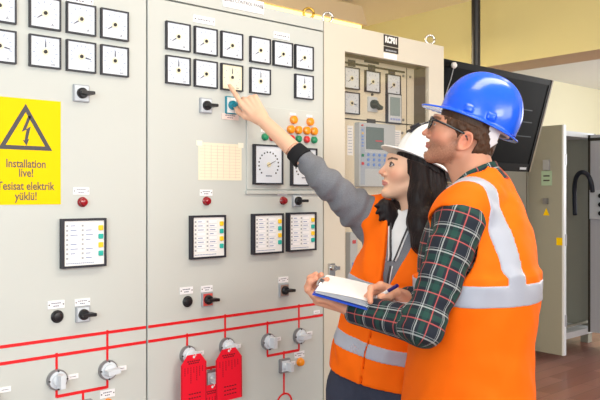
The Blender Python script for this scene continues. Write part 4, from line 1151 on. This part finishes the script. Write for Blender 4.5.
# --- grey jacket
wc = weR + (wwR - weR) * .50     # sleeve pushed up: black cuff sits here
ck0 = q(308.5, 157.5, 2.455)
axw = unit(wwR - weR); tc_ = (q(292.5, 151, 2.48) - weR) @ axw; cend = weR + axw * tc_
def f_jack(P):
    L = TW.loc(P); d = torso_w(L) - .012; d = np.maximum(d, .90 - P[:, 2])
    aR = smin(cap(P, wsR, weR, .068, .050), cap(P, weR, cend, .050, .035), .03) - fold(P, weR, wsR, .0125, 11)
    aR = np.maximum(aR, (P - cend) @ axw + .040)
    aL = smin(cap(P, wsL, weL, .062, .052), cap(P, weL, wwL, .048, .036), .02)
    d = smin(d, aR, .04); d = smin(d, aL, .03); x, y, z = L.T
    V = np.maximum(np.abs(y) - .004 - .22 * np.clip(z - 1.285, 0, 1), -x); V = np.maximum(V, 1.285 - z)
    d = smax(d, -V, .004)
    return smax(d, -cap(P, TW.wor(-.01, 0, 1.36), TW.wor(.0, 0, 1.6), .056), .006)
lo, hi = bbox([wsR, weR, cend, wsL, weL, wwL, TW.wor(.14, .2, .9), TW.wor(-.14, -.2, .9), TW.wor(0, 0, 1.5)], .10)
jk = mesh_obj('jacket', [surf(f_jack, lo, hi, .0046)], GREYJ, woman, label='grey zipped jacket')
def f_cuff(P):
    d = cap(P, weR, cend, .050, .0345); t = (P - cend) @ axw; return np.maximum(np.maximum(d - .0012, t), -(t + .046))
mesh_obj('cuff', [surf(f_cuff, cend - .09, cend + .09, .003)], CUFF, jk, label='black ribbed cuff')
# collar of the jacket with white lining, zip
def f_wcol(P, o=0.0):
    L = TW.loc(P); x, y, z = L.T; c = np.sqrt(((x + .004) / 1.05) ** 2 + y ** 2); R = .062 + .34 * np.clip(1.46 - z, 0, .3) * np.clip(x / .05, 0, 1) * .5
    d = np.abs(c - R - o) - .004; d = np.maximum(d, z - 1.475 + .55 * np.clip(x, 0, 1)); d = np.maximum(d, 1.395 - z)
    return np.maximum(d, -np.maximum(np.abs(y) - .02, -x)) * .85
def f_inner(P):
    L = TW.loc(P); x, y, z = L.T; d = torso_w(L) - .007; V = np.maximum(np.abs(y) - .05 - .26 * np.clip(z - 1.25, 0, 1), -x); V = np.maximum(V, 1.22 - z)
    return np.maximum(np.maximum(d, V), -cap(P, TW.wor(-.0, 0, 1.3), TW.wor(.02, 0, 1.6), .052))
lo, hi = bbox([TW.wor(a, b, c) for a in (-.12, .16) for b in (-.14, .14) for c in (1.2, 1.5)], .01)
mesh_obj('lining', [surf(f_inner, lo, hi, .0035), surf(f_wcol, lo, hi, .003)], LINING, jk, label='white collar lining')
zp = MB()
def onbody(y, z, off):
    """first point of the jacket front met from outside at (y, z)"""
    t = np.linspace(.25, 0, 120); P = np.stack([TW.wor(a, y, z) for a in t]); d = torso_w(TW.loc(P)) - .012; i = int(np.argmax(d < 0)); return TW.wor(t[i] + off, y, z)
for s in (-1, 1):
    zp.tube([onbody(s * (.006 + .22 * max(0, z - 1.285)), z, .003) for z in np.linspace(1.42, 1.285, 9)], .0034, INKD if s > 0 else INKD, n=6)
    zp.tube([onbody(s * (.012 + .22 * max(0, z - 1.285)), z, .003) for z in np.linspace(1.42, 1.285, 9)], .0028, LINING, n=6)
zp.tube([onbody(0, z, .002) for z in np.linspace(1.27, .95, 12)], .0042, INKD, n=6); zp.tube([onbody(.006, z, .002) for z in np.linspace(1.27, .95, 12)], .002, LINING, n=6)
zp.build('zip', jk, WL[jk.name])
# --- vest
def f_vest_w(P, ex=0.0):
    L = TW.loc(P); x, y, z = L.T
    d = ell(L, (.002, 0, 1.24), (.142, .162, .26))
    fl = np.clip((1.2 - z) / .3, 0, 1); rr = np.sqrt((x / (.140 + .012 * fl)) ** 2 + (y / (.158 + .022 * fl)) ** 2); d = smin(d, np.maximum((rr - 1) * .15, z - 1.2), .06)
    d = smin(d, cap(L, (0, -.120, 1.410), (0, .120, 1.410), .076), .04)
    for s in (-1, 1): d = smin(d, cap(L, (-.012, .035 * s, 1.458), (-.004, .125 * s, 1.436), .060, .056), .03); d = smin(d, sph(L, V3(.070, .062 * s, 1.25), .060), .05)
    d = d - .0065 * hnoise(L * V3(11, 11, 6) + 7, 15) - .0085 * hnoise(np.stack([x * 26 + z * 14, y * 26 + z * 8, z * 7], 1), 16) - ex
    return d, x, y, z
def cut_vest_w(d, P, x, y, z):
    for s in (-1, 1):
        c = np.maximum((np.sqrt(((x - .0) / .072) ** 2 + ((z - 1.345) / .095) ** 2) - 1) * .075, -(y * s - .122)); d = smax(d, -c, .004)
    d = smax(d, -np.maximum(np.maximum(np.abs(y) - .006 - np.where(y < 0, .14, .29) * np.clip(z - 1.165, 0, 1), -x), 1.155 - z), .006)
    d = smax(d, -np.maximum(np.abs(y) - .0022, -x), .002)
    d = smax(d, -cap(P, TW.wor(-.0, 0, 1.40), TW.wor(.0, 0, 1.6), .066), .004)
    d = smax(d, .893 - (z + .20 * y), .003)
    inner = torso_w(np.stack([x, y, z], 1)) - .013
    return np.maximum(d, -np.maximum(inner, z - 1.25))
def f2(P): d, x, y, z = f_vest_w(P); return cut_vest_w(d, P, x, y, z)
lo, hi = bbox([TW.wor(a, b, c) for a in (-.17, .17) for b in (-.20, .20) for c in (.88, 1.52)], .02)
vw = mesh_obj('safety_vest', [surf(f2, lo, hi, .0045)], ORANGE, woman, label='orange high visibility vest')
def f_tape_w(P):
    d, x, y, z = f_vest_w(P, .0022); d = cut_vest_w(d, P, x, y, z); zt = z + .20 * y; b = np.minimum(np.abs(zt - 1.185) - .023, np.abs(zt - 1.003) - .023); dv, *_ = f_vest_w(P, -.004); return np.maximum(np.maximum(d, b), -dv)
mesh_obj('reflective_tape', [surf(f_tape_w, lo, hi, .0032)], TAPE, vw, label='silver reflective tape')
trousers(TW, hipsW, knW, anW, .95, torso_w, woman); boots(TW, anW, woman)
bt = MB(); ptsb = [TW.wor(.112 * math.cos(a), .16 * math.sin(a), .93) for a in np.linspace(0, 2 * PI, 40)]; bt.tube(ptsb, .014, BLACK, n=8); bt.cyl(TW.wor(.108, -.0, .93), TW.wor(.128, 0, .93), .018, m=CHROME); bt.build('belt', woman, WL[woman.name])

# =================================================================== clipboard, sheets, pen
def slab(m, u0, u1, s0, s1, n0, n1, mm, wav=None):
    vs = [CA + cu * a + cs * b + cn * c for a in (u0, u1) for b in (s0, s1) for c in (n0, n1)]
    m.add(vs, [(0, 1, 3, 2), (4, 6, 7, 5), (0, 4, 5, 1), (2, 3, 7, 6), (0, 2, 6, 4), (1, 5, 7, 3)], mm)
cb = thing('clipboard', 'blue clipboard with white sheets held in the man\'s left hand', 'clipboard', tuple(CA + cu * .15 + cs * .1))
m = MB(); slab(m, 0, CLN, 0, CWD, -.004, 0, mat('board_blue', rgb(40, 78, 190), .35)); m.build('board', cb)
m = MB(); slab(m, .004, .022, CWD * .32, CWD * .68, 0, .009, CHROME); slab(m, .0, .012, CWD * .40, CWD * .60, .006, .014, CHROME); m.build('clip', cb)
def sheet(k, lift, off, mm=PAPER):
    m = MB(); nu, ns = 14, 8; vs = []
    for side in (0, -.0006):
        for i in range(nu + 1):
            for j in range(ns + 1):
                u, s = i / nu, j / ns; h = .003 + .002 * k + lift * (math.sin(PI * min(1, u * 1.1)) ** 1.0) * (1 - .35 * s) + side
                vs.append(CA + cu * (.006 + (CLN - .012) * u + off) + cs * (.005 + (CWD - .010) * s) + cn * h)
    n1 = (nu + 1) * (ns + 1); fs = []
    for i in range(nu):
        for j in range(ns): a = i * (ns + 1) + j; fs += [(a, a + ns + 1, a + ns + 2, a + 1), (n1 + a + 1, n1 + a + ns + 2, n1 + a + ns + 1, n1 + a)]
    m.add(vs, fs, mm, True)
    if k == 9:
        for r in range(16):
            u = .10 + r * .05; h = .0042 + .002 * k + lift * math.sin(PI * min(1, u * 1.1)) * .85
            c = CA + cu * (.006 + (CLN - .012) * u + off) + cn * h
            m.add([c + cs * CWD * .15, c + cs * CWD * .8, c + cs * CWD * .8 + cu * .0008, c + cs * CWD * .15 + cu * .0008], [(0, 1, 2, 3)], TICK)
    m.build('sheet', cb)
for k, (l, o) in enumerate(((.001, 0), (.003, .002), (.006, -.002), (.010, .001))): sheet(k, l, o)
pt = q(368.5, 302.5, 1.945); pe = q(397.5, 285.5, 1.865)
dp = unit(pe - pt); PL = np.linalg.norm(pe - pt)
m = MB(); m.cyl(pt, pt + dp * .008, .0006, .003, m=mat('pen_blue', rgb(40, 70, 200), .3)); m.cyl(pt + dp * .008, pt + dp * .030, .003, .0045, m=MATS['pen_blue']); m.cyl(pt + dp * .030, pt + dp * (PL - .035), .0045, m=WHITE); m.cyl(pt + dp * (PL - .035), pe, .005, m=mat('pen_navy', rgb(36, 30, 110), .3))
pen = m.build('pen', None, pt); tag(pen, 'white and dark blue ballpoint pen in the man\'s writing hand', 'pen')
# ------------------------------------------------------------------ the room
X0r, X1r, Y0r, Y1r, ZC = -3.2, 9.6, -4.0, 4.5, 2.87
m = MB(); FL = bpy.data.materials.new('floor_boards'); FL.use_nodes = True; nt = FL.node_tree; b = nt.nodes['Principled BSDF']; b.inputs['Roughness'].default_value = .38
tc = nt.nodes.new('ShaderNodeTexCoord'); br = nt.nodes.new('ShaderNodeTexBrick'); br.inputs['Scale'].default_value = 1.0; br.inputs['Brick Width'].default_value = .9; br.inputs['Row Height'].default_value = .14
br.inputs['Mortar Size'].default_value = .002; br.inputs['Color1'].default_value = rgb(160, 114, 100); br.inputs['Color2'].default_value = rgb(136, 90, 78); br.inputs['Mortar'].default_value = rgb(88, 58, 46)
no = nt.nodes.new('ShaderNodeTexNoise'); no.inputs['Scale'].default_value = 3; no.inputs['Detail'].default_value = 6; mp = nt.nodes.new('ShaderNodeMapping'); mp.inputs['Scale'].default_value = (1, 8, 1)
mx = nt.nodes.new('ShaderNodeMix'); mx.data_type = 'RGBA'; mx.blend_type = 'MULTIPLY'; mx.inputs['Factor'].default_value = .25
nt.links.new(tc.outputs['Object'], br.inputs['Vector']); nt.links.new(tc.outputs['Object'], mp.inputs['Vector']); nt.links.new(mp.outputs[0], no.inputs['Vector'])
nt.links.new(br.outputs['Color'], mx.inputs['A']); nt.links.new(no.outputs['Color'], mx.inputs['B']); nt.links.new(mx.outputs['Result'], b.inputs['Base Color'])
m.box(X0r, X1r, Y0r, Y1r, -.1, 0, FL); struct(m.build('floor'))
CEIL = mat('ceiling_paint', rgb(253, 244, 222), .8); WALLC = mat('wall_cream', rgb(240, 235, 205), .8); WALLY = mat('wall_yellow', rgb(232, 222, 162), .8, var=.03, vscale=2)
SOFF = mat('soffit_tan', rgb(240, 226, 196), .8); CEILW = mat('ceiling_white', rgb(240, 240, 240), .8)
BX0, BX1, BZ = 4.25, 4.56, 2.385
m = MB(); m.box(X0r, BX0, Y0r, Y1r, ZC, ZC + .1, CEIL); m.box(BX0, X1r, Y0r, Y1r, ZC, ZC + .1, CEILW); struct(m.build('ceiling'))
m = MB(); m.box(X0r, X1r, Y1r, Y1r + .1, 0, ZC, WALLC); struct(m.build('wall_back'))
m = MB(); m.box(X1r, X1r + .1, Y0r, Y1r, 0, ZC, WALLC); struct(m.build('wall_right'))
m = MB(); m.box(BX0, BX1, Y0r, Y1r, BZ, ZC, WALLY)
k = m._mi(SOFF); m.m[-2 if False else 4] = k   # underside
struct(m.build('trim_1'))
# ceiling luminaire (surface trunking with a lit lower edge)
lum = thing('ceiling_light', 'long ceiling light fitting glowing above the middle cabinet', 'ceiling light', (2.6, 3.55, 2.72))
m = MB(); HOUS = mat('luminaire_housing', rgb(226, 205, 170), .5)
lx0, lx1 = .9, pp(352, 10, 3.55)[0]
m.add([(lx0, 3.45, 2.80), (lx1, 3.45, 2.80), (lx1, 3.75, 2.80), (lx0, 3.75, 2.80), (lx0, 3.40, 2.66), (lx1, 3.40, 2.66), (lx1, 3.80, 2.66), (lx0, 3.80, 2.66)], [(0, 1, 2, 3), (4, 7, 6, 5), (0, 4, 5, 1), (1, 5, 6, 2), (2, 6, 7, 3), (3, 7, 4, 0)], HOUS)
m.box(lx0 + .3, lx0 + .34, 3.58, 3.62, 2.80, ZC, HOUS); m.box(lx1 - .34, lx1 - .3, 3.58, 3.62, 2.80, ZC, HOUS)
m.build('housing', lum)
m = MB(); m.box(lx0 + .03, lx1 - .03, 3.43, 3.77, 2.63, 2.66, mat('diffuser_glow', rgb(255, 232, 170), .5, emit=(rgb(255, 214, 120), 2.2))); m.build('diffuser', lum)

# ------------------------------------------------------------------ monitor hung from a black pole
YM = 2.42
def on(px, py, Y): x, z = pp(px, py, Y); return np.array([x, Y, z])
mx0 = pp(436, 100, YM)[0]; A = on(553.5, 80.5, YM)        # top right front corner
top_l = np.array([mx0, YM, A[2]])
# lower edge lies further back (screen leans down)
def find_low():
    best = None
    for Yl in np.arange(YM, YM + .5, .005):
        B = on(530, 172, Yl)
        e = abs(B[0] - A[0])
        if best is None or e < best[0]: best = (e, Yl, B)
    return best
_, Yl, B = find_low()
Hm = np.linalg.norm(np.array([0, Yl - YM, B[2] - A[2]])); Wm = A[0] - mx0
lean = math.atan2(Yl - YM, A[2] - B[2])
xm = (A[0] + mx0) / 2; cm = (A + np.array([A[0], Yl, B[2]])) / 2; cm[0] = xm
tv = thing('monitor', 'large black flat screen hung from ceiling pole behind the blue helmet', 'monitor', tuple(cm))
SCRB = mat('bezel_black', rgb(8, 8, 10), .5, spec=.15); SCR = mat('screen_glass', rgb(6, 7, 9), .5, spec=.06)
ca, sa = math.cos(lean), math.sin(lean)
def MT(x, y, z):  # local: x along, y out of the screen towards the room (-Y), z up
    return cm + np.array([x, -y * ca + (-z) * sa, z * ca - y * sa])
class TB(MB):
    def box(s, x0, x1, y0, y1, z0, z1, m, bev=0):
        return s.add([MT(x, y, z) for x in (x0, x1) for y in (y0, y1) for z in (z0, z1)], [(0, 1, 3, 2), (4, 6, 7, 5), (0, 4, 5, 1), (2, 3, 7, 6), (0, 2, 6, 4), (1, 5, 7, 3)], m)
w, h = Wm / 2, Hm / 2
m = TB(); bz = .035
m.box(-w, w, -.05, -.004, -h, h, SCRB)
for (a, b_, c, d) in ((-w, w, h - bz, h), (-w, w, -h, -h + bz * 1.5), (-w, -w + bz, -h, h), (w - bz, w, -h, h)): m.box(a, b_, -.006, 0, c, d, SCRB)
m.box(-w * .6, w * .6, -.09, -.05, -h * .6, h * .5, SCRB)
m.box(w - .012, w + .002, -.05, .002, -h, h, mat('bezel_edge', rgb(150, 140, 125), .3))
m.build('casing', tv)
m = TB(); m.box(-w + bz, w - bz, -.008, -.003, -h + bz * 1.5, h - bz, SCR)
DIMG = mat('screen_line', rgb(44, 54, 62), .5)
for z_, a, b_ in ((.30, .30, .75), (.05, .45, .8), (-.25, .5, .85)): m.box(w * a, w * b_, -.0035, -.0028, h * z_, h * z_ + .006, DIMG)
m.build('screen', tv)
m = TB(); m.box(w * .78, w * .90, 0, .003, -h + .015, -h + .03, PALEG); m.build('badge', tv)
xk = (pp(454, 67, YM)[0] - xm)
m = TB(); 
c0 = MT(xk, .0, h - .025); c1 = MT(xk, .02, h - .025); m.lathe(c0, [(0, .016), (.012, .018), (.020, .012), (.023, .0)], WHITE, n=20, ax=tuple((c1 - c0) / .02))
m.tube([MT(xk, .01, h - .03), MT(xk - .006, .012, h - .10), MT(xk - .02, .01, h - .2)], .003, GREYP, n=6)
m.build('pull_knob', tv)
pole = MB(); px_, pz_ = pp(474.5, 60, YM + .10); pole.cyl((px_, YM + .09, ZC), (px_, YM + .09, cm[2]), .026, m=BLACK, n=20)
pole.box(px_ - .05, px_ + .05, YM + .04, YM + .14, ZC - .01, ZC, BLACK)
pole.build('mounting_pole', tv)

# ------------------------------------------------------------------ far cabinets
FP = mat('far_cabinet_paint', rgb(156, 156, 144), .5); FPD = mat('far_cabinet_inside', rgb(120, 128, 134), .6); FPL = mat('far_edge', rgb(224, 230, 236), .4)
YF = 3.5; ZF = 2.11
xh = 5.80
fc = thing('far_cabinet', 'grey cabinet standing closed by the back wall, left of the open one', 'electrical cabinet', (4.9, YF, 0))
m = MB(); m.box(4.72, xh - .05, YF + .02, YF + .62, .08, ZF, FP); m.box(4.72, xh - .05, YF + .05, YF + .62, 0, .08, DARKG); m.build('cabinet_body', fc)
m = MB(); m.box(4.725, xh - .055, YF, YF + .019, .1, ZF - .01, mat('far_door_paint', rgb(172, 174, 166), .5), bev=.003); m.build('door', fc)
oc = thing('open_cabinet', 'grey cabinet at the far right with its doors standing open, black hose inside', 'electrical cabinet', (xh, YF, 0))
x1 = 7.0
m = MB()
m.box(xh - .04, xh, YF, YF + .6, .1, ZF, FP); m.box(x1, x1 + .04, YF, YF + .6, .1, ZF, FP); m.box(xh, x1, YF + .55, YF + .6, .1, ZF, FPD)
m.box(xh, x1, YF, YF + .6, ZF - .05, ZF, FPL); m.box(xh, x1, YF, YF + .6, .1, .16, FPL)
m.box(xh + .02, x1 - .02, YF + .03, YF + .05, .2, .22, FP)
for x in (xh - .02, x1 - .08, (xh + x1) / 2): m.box(x, x + .08, YF + .02, YF + .1, 0, .1, FP)
x = pp(587, 194, YF + .1)[0]
m.box(x - .05, x + .03, YF, YF + .12, .16, ZF - .05, FPL)
m.build('cabinet_body', oc)
# mounted things inside
m = MB(); xi = pp(577, 194, YF + .3)[0]
m.box(xi - .10, xi + .05, YF + .35, YF + .5, .45, 1.15, mat('inner_grey', rgb(150, 152, 154), .5)); m.box(xi - .1, xi + .1, YF + .2, YF + .45, .30, .36, GREYP); m.build('equipment', oc)
hp = [on(575, 215, YF + .12), on(574.5, 190, YF + .10), on(575.5, 180, YF + .05), on(579, 173.5, YF - .02), on(584, 172.5, YF - .08), on(588.5, 176, YF - .1), on(591.5, 184, YF - .12), on(592.5, 192, YF - .12)]
def smooth_pts(P, n=6):
    out = []; P = [P[0]] + P + [P[-1]]
    for i in range(1, len(P) - 2):
        for k in range(n):
            t = k / n; a, b_, c, d = P[i - 1], P[i], P[i + 1], P[i + 2]
            out.append(.5 * ((2 * b_) + (-a + c) * t + (2 * a - 5 * b_ + 4 * c - d) * t * t + (-a + 3 * b_ - 3 * c + d) * t ** 3))
    return out + [P[-2]]
m = MB(); m.tube(smooth_pts(hp), .022, mat('hose_black', rgb(32, 38, 52), .5), n=12); m.build('hose', oc)
# left leaf, swung out about ninety degrees
yd0 = None
ux = lambda px, X: X / ((px - 300) / FOC * RT[0] + FW[0])
lam = ux(564.5, xh); u_ = (564.5 - 300) / FOC; yfree = lam * (u_ * RT[1] + FW[1])
m = MB(); m.box(xh - .02, xh, yfree, YF, .10, ZF - .01, FP); m.box(xh - .022, xh + .022, yfree - .004, yfree + .012, .10, ZF - .01, FPL); 
for z_ in (.35, 1.05, 1.75): m.box(xh + .0, xh + .03, yfree - .006, yfree + .004, z_, z_ + .1, GREYP)
leaf = m.build('door', oc, (xh, YF, 0))
def onx(px, py, X=xh - .02):
    u = (px - 300) / FOC; l = X / (u * RT[0] + FW[0]); return l * (u * RT[1] + FW[1]), 1.5 + (194 - py) / FOC * l
def onleaf(px0, px1, py0, py1, mm, name, th=.01):
    ya, z1_ = onx(px0, py0); yb, z0_ = onx(px1, py1); yc = min(ya, yb); yd = max(ya, yb)
    m = MB(); m.box(xh - .02 - th, xh - .02, yc, yd, min(z0_, z1_), max(z0_, z1_), mm); return m, (yc + yd) / 2, (z1_ + z0_) / 2
m, _, _ = onleaf(544, 550, 160, 170, GREYP, 'x', .02); m.build('meter_window', leaf)
m, yc, zc = onleaf(541.5, 552, 171, 185.5, mat('label_green', rgb(168, 196, 172), .6), 'x', .004)
for r in range(2): m.box(xh - .0255, xh - .02, yc - .03, yc + .03, zc + .02 - r * .04 - .006, zc + .02 - r * .04 + .006, INKD)
m.build('inspection_label', leaf)
m, _, _ = onleaf(544.5, 548.5, 198, 204, STEEL, 'x', .03); m.build('door_handle', leaf)
m = MB(); y_a, z_a = onx(546.3, 208); y_b, z_b = onx(549.5, 215.5); y_c = 2 * y_a - y_b
m.add([(xh - .022, y_a, z_a), (xh - .022, y_b, z_b), (xh - .022, y_c, z_b), (xh - .02, y_a, z_a), (xh - .02, y_b, z_b), (xh - .02, y_c, z_b)], [(0, 1, 2), (5, 4, 3), (0, 3, 4, 1), (1, 4, 5, 2), (2, 5, 3, 0)], YS); m.build('warning_triangle', leaf)
m, _, _ = onleaf(556.5, 562.5, 237.5, 245.5, YS, 'x', .003); m.build('yellow_sticker', leaf)
# right leaf, also open: inner face with equipment
m = MB(); xl2 = pp(588.5, 194, YF)[0]
m.box(xl2, xl2 + .02, YF - .62, YF, .12, ZF - .02, mat('leaf_inner', rgb(198, 200, 208), .5)); m.box(xl2 - .012, xl2, YF - .02, YF, .12, ZF - .02, DARKG); m.box(xl2 - .012, xl2, YF - .62, YF, ZF - .08, ZF - .05, DARKG)
leaf2 = m.build('door', oc, (xl2, YF, 0))
m = MB(); ya, za = onx(592, 190, xl2); yb, zb_ = onx(600, 219, xl2); m.box(xl2 - .05, xl2, YF - .5, ya, zb_, za, PALEG)
for k in range(3):
    z_ = zb_ + (za - zb_) * (.2 + .3 * k); m.cyl((xl2 - .05, ya - .12, z_), (xl2 - .075, ya - .12, z_), .022, m=BLACK, n=14)
m.build('control_box', leaf2)

# ------------------------------------------------------------------ light and camera
def area(name, loc, target, sx, sy, power, col):
    l = bpy.data.lights.new(name, 'AREA'); l.shape = 'RECTANGLE'; l.size = sx; l.size_y = sy; l.energy = power; l.color = col
    o = bpy.data.objects.new(name, l); COL.objects.link(o); o.location = loc
    o.rotation_euler = (Vector(target) - Vector(loc)).to_track_quat('-Z', 'Y').to_euler(); return o
area('window_and_fill_light', (-1.3, -.5, 2.0), (.7, 2.13, 1.75), 1.5, 1.3, 54, (.84, .96, 1.0))
area('window_and_fill_light', (.6, -3.2, 2.2), (3.4, 3.0, 2.95), 1.6, .9, 60, (1.0, .96, .88))  # added fill, no window: aimed up to brighten the ceiling above the cabinets
area('window_and_fill_light', (2.6, -3.6, 2.1), (2.2, 2.0, 1.4), 2.6, 1.5, 62, (1.0, .97, .92))
area('ceiling_lamp_light', (1.9, .9, 2.82), (1.9, 1.1, 0), 1.8, .4, 20, (1.0, .90, .76))
area('ceiling_lamp_light', (2.6, 3.6, 2.55), (2.6, 3.4, 0), 1.8, .3, 42, (1.0, .85, .60))
area('window_and_fill_light', (9.4, 1.4, 2.0), (5.0, 3.2, 2.6), 2.2, 1.3, 112, (.97, .98, 1.0))  # unseen fill added at the right to lift the far ceiling and wall
w_ = bpy.data.worlds.new('world'); SC.world = w_; w_.use_nodes = True; bg = w_.node_tree.nodes['Background']; bg.inputs[0].default_value = (.92, .95, 1.0, 1); bg.inputs[1].default_value = .34
cd = bpy.data.cameras.new('camera'); cam = bpy.data.objects.new('camera', cd); COL.objects.link(cam); SC.camera = cam
cd.sensor_width = 36; cd.lens = FOC / 600 * 36; cd.shift_y = -6 / 600
cam.location = tuple(CAM); cam.rotation_euler = Vector(tuple(FW)).to_track_quat('-Z', 'Y').to_euler()
cd.clip_start = .05
SC.view_settings.view_transform = 'Standard'; SC.view_settings.look = 'None'; SC.view_settings.gamma = 1; SC.view_settings.exposure = 0.25; SC.view_settings.use_curve_mapping = False
SC.cycles.use_denoising = True
